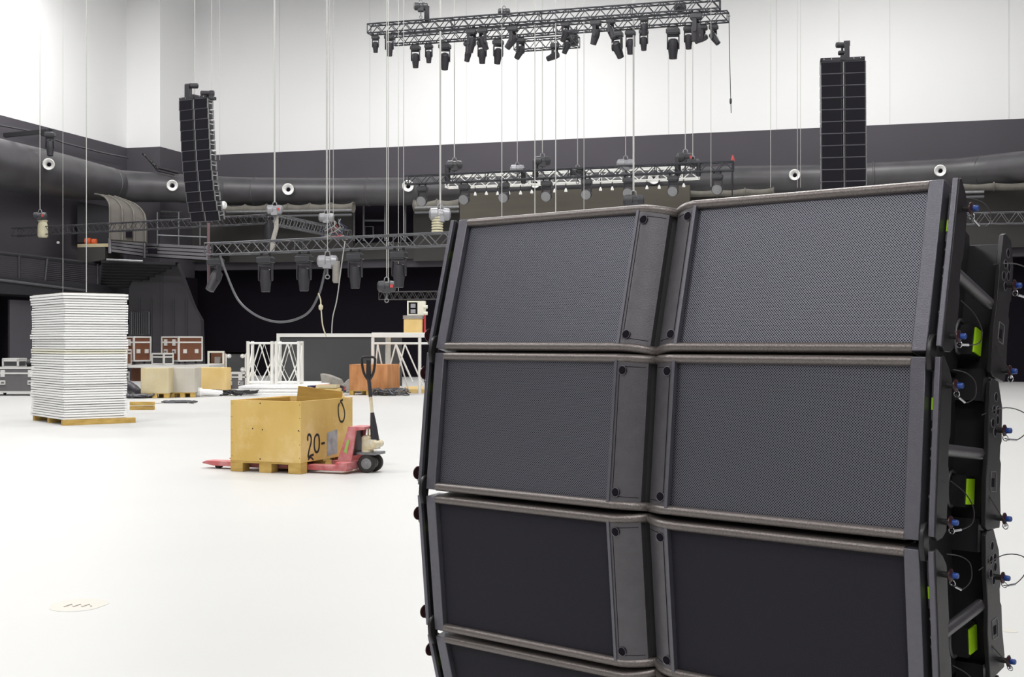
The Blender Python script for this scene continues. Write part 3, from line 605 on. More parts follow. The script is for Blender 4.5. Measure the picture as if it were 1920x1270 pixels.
def hoist(px, py, Y, label, m='hoist', sc=1.0, bag='cable', flip=1, chain_r=.016, bagside=True, colour=None, chain_to=True):
    a = P(px, py, Y); t = thing('chain_hoist', label, 'hoist', a, 0, 'chain hoists on the trusses')
    mb = MB(); mb.lathe([(.06 * sc, -.2 * sc), (.11 * sc, -.17 * sc), (.12 * sc, -.05 * sc), (.10 * sc, -.03 * sc), (.10 * sc, .05 * sc), (.12 * sc, .07 * sc), (.11 * sc, .17 * sc), (.06 * sc, .2 * sc)], (0, 0, 0), (1, .1, 0), 12); mb.bbox(-.08 * sc, .08 * sc, -.09 * sc, .09 * sc, -.14 * sc, .05 * sc); mb.build('motor', M[m], t)
    mb = MB(); mb.path([(-.05 * sc, 0, .10 * sc), (-.04 * sc, 0, .17 * sc), (0, 0, .2 * sc), (.04 * sc, 0, .17 * sc), (.05 * sc, 0, .10 * sc)], .014 * sc, 6); mb.build('lifting_eye', M['steel'], t)
    mb = MB(); mb.tube((0, 0, -.14 * sc), (0, 0, -.28 * sc), .02 * sc, 6); mb.ring((0, 0, -.30 * sc), (0, 1, 0), .04 * sc, .012 * sc, 10, 5); mb.build('hook', M['steel'], t)
    if bagside:
        mb = MB(); x = flip * .17 * sc; mb.lathe([(.05 * sc, -.42 * sc), (.075 * sc, -.38 * sc), (.07 * sc, -.1 * sc), (.075 * sc, .0)], (x, -.02, 0), (0, 0, 1), 10); mb.build('chain_bag', M[bag], t)
    if chain_to: mb = MB(); mb.tube((0, 0, .18 * sc), (0, 0, 17.4 - a.z), chain_r * .58, 5); mb.build('chain', M['chain'], t)
    if colour: mb = MB(); mb.bbox(.08 * sc, .14 * sc, -.13, -.1, -.04, .04); mb.build('tag', M[colour], t)
    return t
# bumpers and motors above arrays
def bumper(px, py, Y, w_, yaw, label, mot):
    a = P(px, py, Y); t = thing('flying_bumper', label, 'bumper', a, yaw)
    mb = MB(); mb.bbox(-w_ / 2, w_ / 2, 0, .06, -.05, .035); mb.bbox(-w_ / 2, w_ / 2, .36, .42, -.05, .035); mb.bbox(-.05, .05, -.02, .45, -.03, .09); mb.bbox(-w_ / 2, -w_ / 2 + .05, 0, .42, -.05, .035); mb.bbox(w_ / 2 - .05, w_ / 2, 0, .42, -.05, .035); mb.build('frame', M['char'], t)
    for x in (-w_ * .42, -.25 * w_, .25 * w_, .4 * w_): mb = MB(); mb.lathe([(.012, 0), (.012, .02)], (x, -.0, 0), (0, -1, 0), 8); mb.build('bolt', M['chrome'], t)
    return t
bumper(361.5, 183, YL, 1.03, R(-27), 'black flying frame on top of the left speaker column', 0)
bumper(1580, 110, YR, 1.08, R(-11), 'black flying frame on top of the right speaker column', 0)
def motor_box(px, py, Y, w_, h_, label):
    a = P(px, py, Y); t = thing('motor_housing', label, 'motor', a, R(-15)); mb = MB(); mb.bbox(-w_ / 2, w_ / 2, -.1, .1, 0, h_); mb.lathe([(.07, -w_ * .6), (.07, w_ * .6)], (0, 0, h_ - .02), (1, 0, 0), 10); mb.build('housing', M['char'], t, .01)
    return t
t = motor_box(353, 186, YL + .2, .14, .42, 'upright chain bag box on the left speaker column'); 
t = thing('chain_hoist', 'dark hoist beside the upright box over the left column', 'hoist', P(364, 161, YL + .2)); mb = MB(); mb.lathe([(.05, -.12), (.08, -.1), (.08, .1), (.05, .12)], (0, 0, 0), (1, 0, 0), 10); mb.build('motor', M['char'], t); mb = MB(); mb.tube((.02, 0, -.37), (.02, 0, 17.4 - t.location.z), .012, 5); mb.build('chain', M['chain'], t)
t = thing('chain_hoist', 'dark slanting hoist at right end of the left column top', 'hoist', P(389, 175, YL - .1), R(8)); mb = MB(); mb.lathe([(.05, -.2), (.075, -.18), (.075, .05), (.09, .06), (.09, .18), (.06, .2)], (0, 0, 0), (1, 0, 0), 10); mb.bbox(.05, .18, -.06, .06, -.16, 0); mb.build('motor', M['char'], t); mb = MB(); mb.tube((.12, 0, .08), (.12, 0, 17.4 - t.location.z), .01, 5); mb.build('chain', M['chain'], t)
motor_box(1588, 111, YR + .2, .13, .42, 'upright chain bag box on the right speaker column')
t = thing('chain_hoist', 'dark hoist with pale end over the right column', 'hoist', P(1579, 92, YR + .2)); mb = MB(); mb.lathe([(.05, -.16), (.075, -.14), (.075, .08), (.05, .1)], (0, 0, .1), (1, 0, 0), 10); mb.lathe([(.04, -.1), (.06, -.08), (.06, .04)], (0, 0, -.1), (1, 0, 0), 10); mb.tube((0, 0, .1), (0, 0, -.22), .03, 6); mb.build('motor', M['char'], t); mb = MB(); mb.tube((-.08, 0, .15), (-.08, 0, 17.4 - t.location.z), .012, 5); mb.build('chain', M['chain'], t)

# ================================================================= TRUSSES
def truss(A, B, hh, ww, bay, r, m, label, name='lighting_truss', group=None, rb=None, sides=True, xbr=False, tri=False, flat=False):
    A = Vector(A); B = Vector(B); t = thing(name, label, 'truss', A, 0, group); d = B - A; L = d.length; d.normalize()
    s_ = d.cross(Vector((0, 0, 1))).normalized(); up = s_.cross(d).normalized(); rb = rb or r * .6
    cs = [(a, b) for a in (-1, 1) for b in (-1, 1)]
    off = lambda a, b: s_ * (a * ww / 2) + up * (b * hh / 2)
    for a, b in cs: mb = MB(); mb.tube(off(a, b), off(a, b) + d * L, r, 8); mb.build('chord', M[m], t)
    n = max(1, round(L / bay)); st = L / n; mb = MB()
    for i in range(n):
        p0, p1, pm = d * (i * st), d * ((i + 1) * st), d * ((i + .5) * st)
        for a in (1,) if flat else (-1, 1):
            mb.tube(off(a, -1) + p0, off(a, 1) + pm, rb, 5); mb.tube(off(a, 1) + pm, off(a, -1) + p1, rb, 5)
            if xbr: mb.tube(off(a, 1) + p0, off(a, -1) + pm, rb, 5); mb.tube(off(a, -1) + pm, off(a, 1) + p1, rb, 5)
        for b in () if flat else (-1, 1): mb.tube(off(-1, b) + p0, off(1, b) + pm, rb, 5); mb.tube(off(1, b) + pm, off(-1, b) + p1, rb, 5)
    for p in (d * 0, d * L, ) + tuple(d * (k * 2.4) for k in range(1, int(L / 2.4) + 1)):
        for a in (-1, 1): mb.tube(off(a, -1) + p, off(a, 1) + p, rb * 1.1, 5)
        for b in (-1, 1): mb.tube(off(-1, b) + p, off(1, b) + p, rb * 1.1, 5)
    mb.build('bracing', M[m], t)
    return t
A1_, B1_ = P(692, 55.5, 34), P(1350, 8, 31.4)
truss(A1_, B1_, .245, .26, .42, .021, 'truss_dark', 'upper black lighting truss against the white wall, the front one', group='black trusses of the upper rig')
A1b, B1b = P(737, 76, 35.4), P(1365, 31, 32.2)
truss(A1b, B1b, .24, .26, .42, .020, 'truss_dark', 'second black truss just behind and below the upper front truss', group='black trusses of the upper rig')
truss(P(966, 86, 35.4), P(1085, 78, 34.9), .28, .28, .5, .018, 'truss_dark', 'short black truss hanging lowest in the upper rig', group='black trusses of the upper rig')
A2_, B2_ = P(763, 338, 36), P(1375, 311.5, 33.4)
truss(A2_, B2_, .24, .26, .46, .02, 'truss_dark', 'dark lighting truss with round lamps over the stage screen', group='trusses over the stage')
truss(P(838, 342, 38.3), P(1310, 324, 36.1), .34, .3, .86, .024, 'truss_white', 'bright cross braced truss behind the dark stage truss', group='trusses over the stage', xbr=True, flat=True)
A3, B3 = P(391, 468, 27), P(905, 446, 23.9)
truss(A3, B3, .245, .27, .50, .017, 'truss_mid', 'grey truss with hanging moving lamps, ending behind the near stack')
A4, B4 = P(27, 436, 42.2), P(505, 411, 38.3)
truss(A4, B4, .26, .28, .42, .016, 'char', 'long dark truss at far left running behind the left column')
truss(P(508, 411, 38.3), P(650, 440, 45.2), .30, .34, .55, .016, 'truss_mid', 'ladder like grey truss running away from the truss corner')
truss(P(716, 555, 33), P(835, 554, 31.5), .20, .22, .3, .014, 'stage_grey', 'small low dark truss left of the near stack')
truss(P(1800, 411, 43), P(1990, 407, 41), .38, .36, .55, .018, 'truss_mid', 'grey truss at far right beyond the near stack')
# red pole at left end of front truss
mb = MB(); a = P(391, 418, 27.1); b = P(391, 540, 27.1); mb.tube(a, b, .03, 6); tag(mb.build('truss_pole', mat('pinkish_pole', (.16, .10, .11), .5)), 'thin reddish upright pole at the left end of the grey truss', 'pole')
mb = MB(); mb.path([P(392, 481, 26.9), P(412, 479, 26.8)], .02, 6); mb.bbox(-.1, .05, -.05, .05, -.04, .0, Matrix.Translation(P(390, 480, 26.9)));
# moving heads
def moving_head(wbase=.32, hd=.36, mt='hoist', yk='char', face=False, tilt=0, pan=0, shape='profile'):
    root = bpy.data.objects.new('moving_head_lamp', None); COL.objects.link(root); root.empty_display_size = .1
    mb = MB(); mb.bbox(-wbase / 2, wbase / 2, -wbase * .36, wbase * .36, -.17, -.06); mb.bbox(-wbase * .42, wbase * .42, -wbase * .3, wbase * .3, -.2, -.03); mb.build('base', M[mt], root, .015)
    for s in (-1, 1):
        mb = MB(); mb.bbox(s * wbase * .3 - .02, s * wbase * .3 + .02, -.025, .025, -.05, .03); mb.ring((s * wbase * .3, 0, .03), (1, 0, 0), .035, .012, 10, 5); mb.build('clamp', M[yk], root)
    arm = bpy.data.objects.new('yoke', None)
    Mx = Matrix.Rotation(pan, 4, 'Z')
    mb = MB(M=Mx); ya = wbase * .46; mb.bbox(-ya, ya, -.05, .05, -.24, -.19)
    for s in (-1, 1): mb.prism([(-.055, -.2), (.055, -.2), (.06, -.48), (.03, -.54), (-.03, -.54), (-.06, -.48)], (s * ya - (.025 if s > 0 else -.0) - (0 if s > 0 else .0), 0, 0), (0, 1, 0), (0, 0, 1), (1, 0, 0), .028)
    mb.build('yoke', M[yk], root, .008)
    Mh = Mx @ Matrix.Translation((0, 0, -.46)) @ Matrix.Rotation(tilt, 4, 'X')
    mb = MB(M=Mh)
    if shape == 'profile': mb.lathe([(.06, .17), (.11, .14), (.125, .02), (.12, -.08), (.10, -.22), (.095, -.30), (.07, -.31)], (0, 0, 0), (0, 0, 1), 16)
    else: mb.lathe([(.07, .12), (.13, .08), (.16, .0), (.165, -.10), (.15, -.12), (.14, -.10)], (0, 0, 0), (0, 0, 1), 18)
    hd_ = mb.build('lamp_head', M[yk], root)
    if shape != 'profile':
        mb = MB(M=Mh); mb.lathe([(.145, 0), (.145, .012), (.10, .02)], (0, 0, -.115), (0, 0, -1), 18); mb.build('lens', M['lens'], hd_)
    else:
        mb = MB(M=Mh); mb.lathe([(.075, 0), (.07, .01)], (0, 0, -.30), (0, 0, -1), 14); mb.build('lens', M['lens'], hd_)
    return root
def pt_on(A, B, px):                               # point of segment seen at column px
    lo, hi = 0, 1
    for _ in range(40):
        m_ = (lo + hi) / 2; p = A.lerp(B, m_)
        if 960 + F * p.x / p.y < px: lo = m_
        else: hi = m_
    return A.lerp(B, lo)
nth = ['leftmost', 'second from left', 'third from left', 'fourth from left', 'fifth from left', 'sixth from left', 'seventh from left', 'eighth from left', 'ninth from left', 'tenth from left', 'eleventh from left', 'twelfth from left', 'thirteenth from left', 'fourteenth from left', 'fifteenth from left', 'sixteenth from left']
# upper rig lamps: front truss row and rear truss row
specs1 = [(704, 15, 10, .62), (730, 8, 5, .78), (884, 60, 14, .85), (905, -40, 30, .8), (961, 80, 40, .85), (1060, 50, 40, .7), (1117, 80, 16, .85), (1145, 70, -20, .7), (1208, 0, 5, .65), (1305, 80, 5, .95)]
specs1b = [(779, 10, 6, .85), (804, 0, 0, .7), (834, 20, 35, 1.0), (878, 85, 12, .75), (904, 10, 5, .85), (934, 30, 25, .9), (976, 60, 40, .8), (1063, 60, 30, .7), (1157, -20, 40, .98), (1182, 10, 5, .85), (1207, 0, 3, .75), (1262, 10, 8, 1.1), (1291, 0, 5, .8), (1318, 80, 70, .75), (1338, 70, -35, .75)]
dark_head = {}
def place_heads(specs, A, B, drop, row, yk='char', mt='hoist', shape='profile', grp='', extra=''):
    for i, (px, pan, tl_, sc) in enumerate(specs):
        o = moving_head(mt=mt, yk=yk, tilt=R(tl_), pan=R(pan), shape=shape)
        p = pt_on(A, B, px); o.location = p - Vector((0, 0, drop + .03)); o.scale = (sc,) * 3; o.rotation_euler = (0, 0, R(-15.8))
        n = len(specs); which = nth[i] if i < n - 1 else 'rightmost'
        tag(o, '%s black moving lamp hanging %s' % (which, row), 'stage lamp', grp)
place_heads(specs1, A1_, B1_, .13, 'on the front truss of the upper rig', grp='moving lamps of the upper rig')
place_heads(specs1b, A1b, B1b, .13, 'on the rear truss of the upper rig', grp='moving lamps of the upper rig')
for px, py in ((1040, 92), (1076, 66)):
    o = moving_head(tilt=R(75), pan=R(60)); o.location = P(px, py - 12, 35.1); o.scale = (.8,) * 3; tag(o, 'bulky black lamp %s the short low truss' % ('below' if py > 80 else 'above the right end of'), 'stage lamp', 'moving lamps of the upper rig')
place_heads([(792, 0, -68, .95), (871, 0, -68, .95), (945, 0, -68, .93), (1025, 0, -68, .95), (1100, 0, -68, .93), (1178, 0, -68, .92), (1262, 0, -68, .93), (1345, 0, -68, .92)], A2_, B2_, .13, 'round faced under the stage truss', shape='wash', grp='round faced lamps on the stage truss')
place_heads([(404, -30, -28, 1.0), (498, 15, 2, 1.02), (570, 12, 2, 1.02), (666, 12, 2, .98), (748, 8, 2, .98)], A3, B3, .13, 'under the grey left truss', grp='moving lamps on the grey truss')
o = moving_head(); o.location = P(94, 246, 42.6); o.scale = (1.05, 1.05, 1.1); tag(o, 'lone black moving lamp hanging above the duct at far left', 'stage lamp')
# ladder of small drop lights on the stage rig
for i, (px, py) in enumerate([(891, 363), (912, 362), (933, 362), (954, 361), (976, 361), (997, 359), (1040, 357), (1061, 356), (1126, 354), (1148, 353), (1213, 351), (1236, 350), (1282, 347)]):
    q_ = pt_on(P(838, 342, 38.3), P(1310, 324, 36.1), px); a = P(px, py, q_.y - .15); t = thing('drop_light', 'tiny white drop light on a wire below the bright stage truss', 'drop light', a, 0, 'drop lights below the bright stage truss')
    mb = MB(); mb.lathe([(.015, .05), (.045, -.02), (.045, -.06)], (0, 0, 0), (0, 0, 1), 10); mb.build('bulb_cap', M['vent'], t); mb = MB(); mb.tube((0, 0, .05), (0, 0, .32), .014, 5); mb.build('wire', M['black_metal'], t)
# hoists
hoist(852, 310, 35.8, 'dark chain hoist above the left part of the stage truss', sc=1.15, flip=-1, bag='hoist', chain_r=.028)
hoist(970, 317, 35.3, 'silver chain hoist low on the stage truss', 'silver', sc=1.0, bag='hoist')
hoist(1017, 302, 35.1, 'dark hoist with bag on its left above stage truss', sc=1.15, flip=-1, bag='hoist', chain_r=.02)
hoist(1083, 322, 34.8, 'dark hoist with arched silver bracket on the stage truss', 'hoist', sc=1.0, bag='hoist')
hoist(1173, 308, 34.4, 'silver hoist with raised horns on the stage truss', 'silver', sc=1.2, bagside=False)
hoist(1285, 296, 34.0, 'dark hoist on the stage truss near its right end', sc=1.2, flip=-1, bag='hoist', chain_r=.02, colour='red')
hoist(1299, 305, 33.8, 'second dark hoist crowded against the one near right end', sc=.9, flip=1, bag='hoist')
hoist(1188, 376, 33.0, 'hoist with green tape just above the near speaker stack', 'hoist', sc=1.35, bagside=False, chain_r=.045, colour='green')
hoist(75, 405, 41.5, 'small dark hoist above the beige bag on far left truss', sc=1.1, bagside=False, colour='red', chain_r=.02)
mb = MB(); mb.lathe([(.14, -.5), (.17, -.45), (.16, -.1), (.13, .0), (.17, .05), (.12, .08)], P(80, 417, 41.6), (0, 0, 1), 12); tag(mb.build('chain_bag', M['bag']), 'beige canvas bag tied to the far left truss', 'bag')
hoist(515, 393, 37.8, 'hoist with red tag over the corner of the left trusses', 'silver', sc=1.2, chain_r=.045, bagside=False, colour='red')
mb = MB(); mb.lathe([(.10, -1.0), (.14, -.9), (.14, -.2), (.12, 0)], P(505, 413, 38.3), (0, 0, 1), 10); tag(mb.build('chain_bag', M['char']), 'long dark bag below the corner of the left trusses', 'bag')
mb = MB(); mb.path([P(515, 398, 37.9), P(518, 412, 37.9), P(518, 428, 37.7), P(512, 450, 37.5), P(510, 472, 37.4)], .07, 8); tag(mb.build('cable_loom', M['tarp']), 'thick pale cable loom dropping from the truss corner', 'cable')
hoist(612, 408, 42.0, 'silver hoist at far end of the ladder truss', 'silver', sc=1.3, bagside=False, chain_r=.03)
t = thing('cable_bundle', 'tangled red and blue cables on the ladder truss end', 'cables', P(626, 430, 42.5))
for i in range(12):
    mb = MB(); x0 = random.uniform(-.2, .25); pp = [(x0 + random.uniform(-.12, .12) * k, random.uniform(-.05, .05), .35 - .14 * k) for k in range(6)]; mb.path(pp, .016, 5); mb.build('cable', M[random.choice(['red', 'navy', 'steel', 'steel', 'rope'])], t)
t = hoist(614, 490, 25.3, 'pale silver hoist with grey bag hanging under the grey truss', 'silver', sc=1.05, bag='tarp', chain_r=.012, flip=1)
hoist(725, 537, 31.5, 'dark hoist with red tag above the small low truss', 'hoist', sc=1.2, bagside=False, chain_r=.02, colour='red')
hoist(825, 402, 34.6, 'silver hoist above the striped bag left of near stack', 'silver', sc=1.5, bagside=False, chain_r=.03)
t = thing('striped_bag', 'pale ribbed chain bag beside the top left corner of stack', 'bag', P(820, 428, 34.6))
mb = MB(); 
for k in range(7): z = -.12 + k * .075; mb.lathe([(.14, z), (.165, z + .02), (.165, z + .045), (.14, z + .065)], (0, 0, 0), (0, 0, 1), 12)
mb.build('ribs', M['bag'], t); mb = MB(); mb.lathe([(.13, -.14), (.145, .42)], (0, 0, 0), (0, 0, 1), 12); mb.build('lining', M['hoist'], t)
hoist(789, 12, 33.5, 'dark hoist high above the left end of the upper rig', sc=.95, bag='char', flip=1, chain_r=.01)
for px, Y in ((945, 33.2), (1275, 32)):
    hoist(px, 22 if px < 1000 else 14, Y, 'small dark hoist on the upper rig near its %s' % ('middle' if px < 1000 else 'right end'), sc=.8, bagside=False, chain_r=.008)
# long free chains: (px, y end, Y, radius)
ch = [(162, 548, 30, .018, 'pale steel cable hanging over the right of the white stack'), (118, 560, 30, .008, 'very thin wire hanging over the white stack corner'),
      (618, 408, 41, .02, 'left one of two pale cables meeting the ladder truss'), (625, 405, 41, .016, 'right one of two pale cables meeting the ladder truss'), (728, 530, 31.4, .018, 'pale cable ending at the small low truss'),
      (757, 445, 30, .014, 'thin cable reaching the grey truss right of the dark bay'), (826, 395, 34.6, .035, 'thick pale cable above the striped bag'), (941, 420, 33, .02, 'pale cable passing left part of khaki screen'),
      (1003, 420, 33, .022, 'pale cable passing middle of khaki screen'), (1042, 420, 33, .024, 'pale cable right of the middle dark hoist'), (1095, 420, 33, .014, 'thin reddish cable over the khaki screen'),
      (1333, 350, 31, .010, 'thin pinkish cable crossing the right end of stage truss'), (1445, 352, 36, .014, 'single thin cable left of the right speaker column'),
      (1495, 352, 36, .012, 'left of the paired cables by the right column'), (1501, 352, 36, .010, 'right of the paired cables by the right column'), (412, 300, 40, .010, 'thin wire just right of the left speaker column'),
      (757 - 10, 548, 33, .012, 'thin cable behind the small low truss')]
for px, y0, Y, r, lab in ch: chain(px, y0, Y, lab, r, cat='cable', name='steel_cable')
mb = MB(); mb.tube(B1b, P(1369, 30, 32), .01, 5); mb.path([P(1367, 30, 32), P(1368, 100, 32), P(1370, 185, 32), P(1371, 212, 32)], .010, 5); mb.lathe([(.02, 0), (.03, .04), (.03, .12), (.015, .15)], P(1370, 195, 32), (0, 0, 1), 8); tag(mb.build('dangling_line', M['char']), 'thin dark line with a weight dangling from the upper rig', 'line')
mb = MB(); a = P(1373, 305, 33.3); mb.tube(a, P(1373, 372, 33.3), .018, 5); tag(mb.build('drop_pipe', M['char']), 'thin dark pipe dropping from the right end of stage truss', 'pipe')
mb = MB(); mb.lathe([(.05, 0), (.05, .04), (.01, .16)], P(1374, 302, 33.4), (0, 0, 1), 8); tag(mb.build('end_marker', M['red']), 'small red cone on the right end of the stage truss', 'marker')
# sagging cable etc
mb = MB(); mb.path(smooth([P(x, y, 26.75 - (x - 412) / 200 * 1.42) for x, y in ((412, 478), (424, 512), (445, 560), (470, 585), (500, 600), (530, 604), (560, 597), (582, 582), (598, 552), (605, 528), (611, 500))]), .026, 7); tag(mb.build('sagging_cable', M['truss_mid']), 'thick grey cable sagging in a loop below the grey truss', 'cable')
mb = MB(); mb.path(smooth([P(x, y, 25.4) for x, y in ((597, 550), (601, 562), (602, 578), (605, 610), (612, 632))]), .014, 6); mb.lathe([(.02, 0), (.045, .03), (.045, .09), (.02, .12)], P(601.5, 582, 25.4), (0, 0, 1), 8); tag(mb.build('control_cable', M['bag']), 'pale cable with a small control hanging from the loop', 'cable')
mb = MB(); mb.path(smooth([P(x, y, 25.2) for x, y in ((647, 452), (640, 500), (632, 560), (624, 595), (622, 625))]), .012, 6); tag(mb.build('hanging_rope', M['rope']), 'thin grey rope hanging down towards the charcoal screen', 'rope')

# ================================================================= WHITE PANEL STACK
O = Vector((-7.95, 22.25, 0)); e1 = Vector((.79, .613, 0)); e2 = Vector((-.613, .79, 0))
ang = math.atan2(.613, .79)
t = thing('wooden_pallet', 'wooden pallet carrying the tall stack of white panels', 'pallet', O, ang)
mb = MB()
mb.bbox(-.02, 1.30, -.01, .10, 0, .095); pb = mb.build('front_beam', M['pallet'], t, .004)
for y in (.9, 1.75): mb = MB(); mb.bbox(.02, 1.18, y, y + .1, 0, .095); mb.build('beam', M['pallet'], t)
pan0 = None; npan = 25; z = .10; ph = (2.355 - .10) / npan
for i in range(npan):
    if pan0 is None:
        t = thing('white_slab', 'x', 'panel', O, ang, 'white panels stacked on the pallet'); pan0 = t
        mb = MB(); mb.bbox(0, 1.15, 0, 1.9, .0, ph * .34); mb.bbox(.035, 1.115, .035, 1.865, ph * .34, ph * .50); mb.bbox(0, 1.15, 0, 1.9, ph * .50, ph * .86); mb.build('sheet', M['panel'], t, .004)
        mb = MB(); mb.bbox(.04, 1.11, .04, 1.86, ph * .86, ph); mb.build('spacer', M['tarp'], t)
        o = t
    else: o = dup(pan0)
    dx, dy = random.uniform(-.018, .018), random.uniform(-.012, .025)
    if i < 14: dx += .0; dy += .02
    o.location = O + e1 * dx + e2 * dy + Vector((0, 0, z)); o.rotation_euler = (0, 0, ang + random.uniform(-.006, .006))
    o['label'] = 'lowest white panel of the tall stack, lying on the pallet beams' if i == 0 else ('topmost white panel, capping the tall stack and jutting out' if i == npan - 1 else 'white ribbed panel in the middle of the tall stack')
    if i == npan - 1:
        o.scale = (1.03, 1.02, 1.15); o.location += -e1 * .02 - e2 * .03
    if i == 13:
        for c_ in list(o.children):
            if c_.name.startswith('sheet'):
                c_.data = c_.data.copy(); c_.data.materials[0] = M['panelcream']
        o['label'] = 'yellowed cream panel halfway down the white stack'
    z += ph

# ================================================================= YELLOW CRATE + PALLET TRUCK
CO = Vector((-3.245, 14.45, 0)); ca = math.atan2(-.35, .874)
W_, L_ = .935, 1.19
t = thing('plywood_crate', 'large yellow plywood crate with black painted 20, on the red pallet truck', 'crate', CO, ca); crate = t
zb_, zt_ = .126, .822; th = .02
mb = MB(); mb.bbox(0, W_, 0, th, zb_, zt_); mb.build('front_wall', M['crate'], t, .002)
mb = MB(); mb.bbox(W_ - th, W_, th, L_, zb_, zt_); mb.build('right_wall', M['crate'], t, .002)
mb = MB(); mb.bbox(0, th, th, L_, zb_, zt_); mb.build('left_wall', M['crate'], t, .002)
mb = MB(); mb.bbox(th, W_ - th, L_ - th, L_, zb_, zt_); mb.build('back_wall', M['crate'], t, .002)
mb = MB(); mb.bbox(th, W_ - th, th, L_ - th, zb_, zb_ + .02); mb.build('bottom', M['crate_in'], t)
mb = MB()
for (x0, x1) in ((th, th + .04), (W_ - th - .04, W_ - th)): mb.bbox(x0, x1, th, L_ - th, zt_ - .06, zt_ - .01)
mb.build('inner_batten', M['crate_in'], t)
for x in (0, .385, .77 ):
    for y in (0, .55, 1.04):
        mb = MB(); mb.bbox(x, x + .165, y + .0, y + .14, 0, .104); mb.build('foot_block', M['pallet'], t, .004)
for y in (.0, .5, 1.04): mb = MB(); mb.bbox(0, W_, y, y + .14, .104, .126); mb.build('skid_board', M['pallet'], t)
# nails
mb = MB()
for x in (.02, .92):
    for k in range(5): mb.lathe([(.005, 0), (.004, .002)], (x, -.0005, .18 + k * .15), (0, -1, 0), 8)
for x, z_ in ((.30, .50), (.43, .49), (.40, .155), (.905, .49), (.40, .79)): mb.lathe([(.009, 0), (.006, .0015)], (x, -.0005, z_), (0, -1, 0), 8)
mb.build('nail', M['paint'], t)
# painted number on the right wall: local plane x = W_
def sidept(px, py):
    n = Vector((math.cos(ca), math.sin(ca), 0)); p = onplane(px, py, CO + n * W_, n); q = Matrix.Rotation(-ca, 4, 'Z') @ (p - CO); return (W_ + .001, q.y, q.z)
def strokes(name, lines, r, lab):
    mb = MB()
    for ln in lines:
        q = smooth([sidept(x, y) for x, y in ln], 5)
        for i in range(len(q) - 1):
            a, b = q[i], q[i + 1]; d = (b - a); 
            if d.length < 1e-5: continue
            d.normalize(); nn = Vector((0, -d.z, d.y)) * r
            mb.add([a - nn, b - nn, b + nn, a + nn, *[v + Vector((.0015, 0, 0)) for v in (a - nn, b - nn, b + nn, a + nn)]], [(0, 1, 2, 3), (7, 6, 5, 4), (0, 4, 5, 1), (1, 5, 6, 2), (2, 6, 7, 3), (3, 7, 4, 0)])
        for e in (q[0], q[-1]): mb.lathe([(r, 0), (r, .0014)], e, (1, 0, 0), 10)
    mb.build(name, M['paint'], crate, smooth=False)['label'] = lab
strokes('painted_number', [[(577, 825), (577, 818), (580, 815), (583, 820), (583, 830), (580, 842), (578, 852), (578, 858), (582, 855), (587, 853)], [(594, 815), (590, 821), (589, 835), (591, 846), (595, 848), (598, 840), (598.5, 825), (597, 817), (594, 815)], [(603, 832), (608, 831)]], .014, 'black hand painted 20 and dash')
strokes('paint_drip', [[(578, 862), (582, 858), (587, 862)]], .010, 'black paint drip')
strokes('paint_mark', [[(636, 757), (634, 765), (635, 780), (638, 790), (643, 790), (646, 780), (645, 768), (641, 757), (638, 753), (642, 750)]], .012, 'black painted loop')
a_ = [sidept(613, 812), sidept(632, 805), sidept(632, 850), sidept(613, 856)]
mb = MB(); mb.add([*a_, *[(x + .002, y, z_) for x, y, z_ in a_]], [(0, 1, 2, 3), (7, 6, 5, 4), (0, 4, 5, 1), (1, 5, 6, 2), (2, 6, 7, 3), (3, 7, 4, 0)]); mb.build('tin_patch', mat('dull_tin', (.42, .42, .44), .5, .2, .4, 10), crate, smooth=False)
# loose board and sheet inside the crate
Mc = Matrix.Translation(CO) @ Matrix.Rotation(ca, 4, 'Z')
mb = MB(M=Mc @ Matrix.Translation((.30, .80, .15)) @ Matrix.Rotation(R(14), 4, 'Z') @ Matrix.Rotation(R(7), 4, 'Y')); mb.bbox(0, .55, 0, .02, .0, .82); tag(mb.build('loose_board', M['crate_in'], None, .002), 'loose brown board sticking up out of the yellow crate', 'board')
mb = MB(M=Mc @ Matrix.Translation((.42, .10, .60)) @ Matrix.Rotation(R(-4), 4, 'X') @ Matrix.Rotation(R(-8), 4, 'Y')); mb.bbox(0, .42, 0, .9, .0, .015); tag(mb.build('pale_sheet', M['tarp'], None), 'pale flat sheet lying inside the yellow crate', 'sheet')
# pallet truck
t = thing('pallet_truck', 'worn red hand pallet truck pushed under the yellow crate', 'pallet truck', CO, ca)
for y in (.25, .80):
    mb = MB(); mb.prism([(-.52, .070), (-.46, .092), (1.42, .092), (1.42, .035), (-.36, .035), (-.50, .058)], (0, y - .08, 0), (1, 0, 0), (0, 0, 1), (0, 1, 0), .16); mb.build('fork', M['jackred'], t, .004)
    mb = MB(); mb.lathe([(.033, -.04), (.036, -.03), (.036, .03), (.033, .04)], (-.33, y, .036), (0, 1, 0), 16); mb.build('load_roller', M['rubber'], t)
mb = MB(); mb.bbox(1.28, 1.43, .17, .88, .05, .13)
mb.build('cross_member', M['jackred'], t, .005)
for y in (.32, .56):
    mb = MB(); mb.prism([(1.20, .09), (1.35, .49), (1.36, .53), (1.57, .53), (1.57, .495), (1.46, .485), (1.40, .13), (1.43, .05), (1.22, .05)], (0, y, 0), (1, 0, 0), (0, 0, 1), (0, 1, 0), .025); mb.build('mast_plate', M['jackred'], t, .003)
mb = MB(); mb.bbox(1.37, 1.57, .34, .565, .505, .53); mb.build('mast_top', M['jackred'], t, .003); mb = MB(); mb.bbox(1.40, 1.42, .345, .56, .20, .505); mb.build('mast_back', M['maroon'], t)
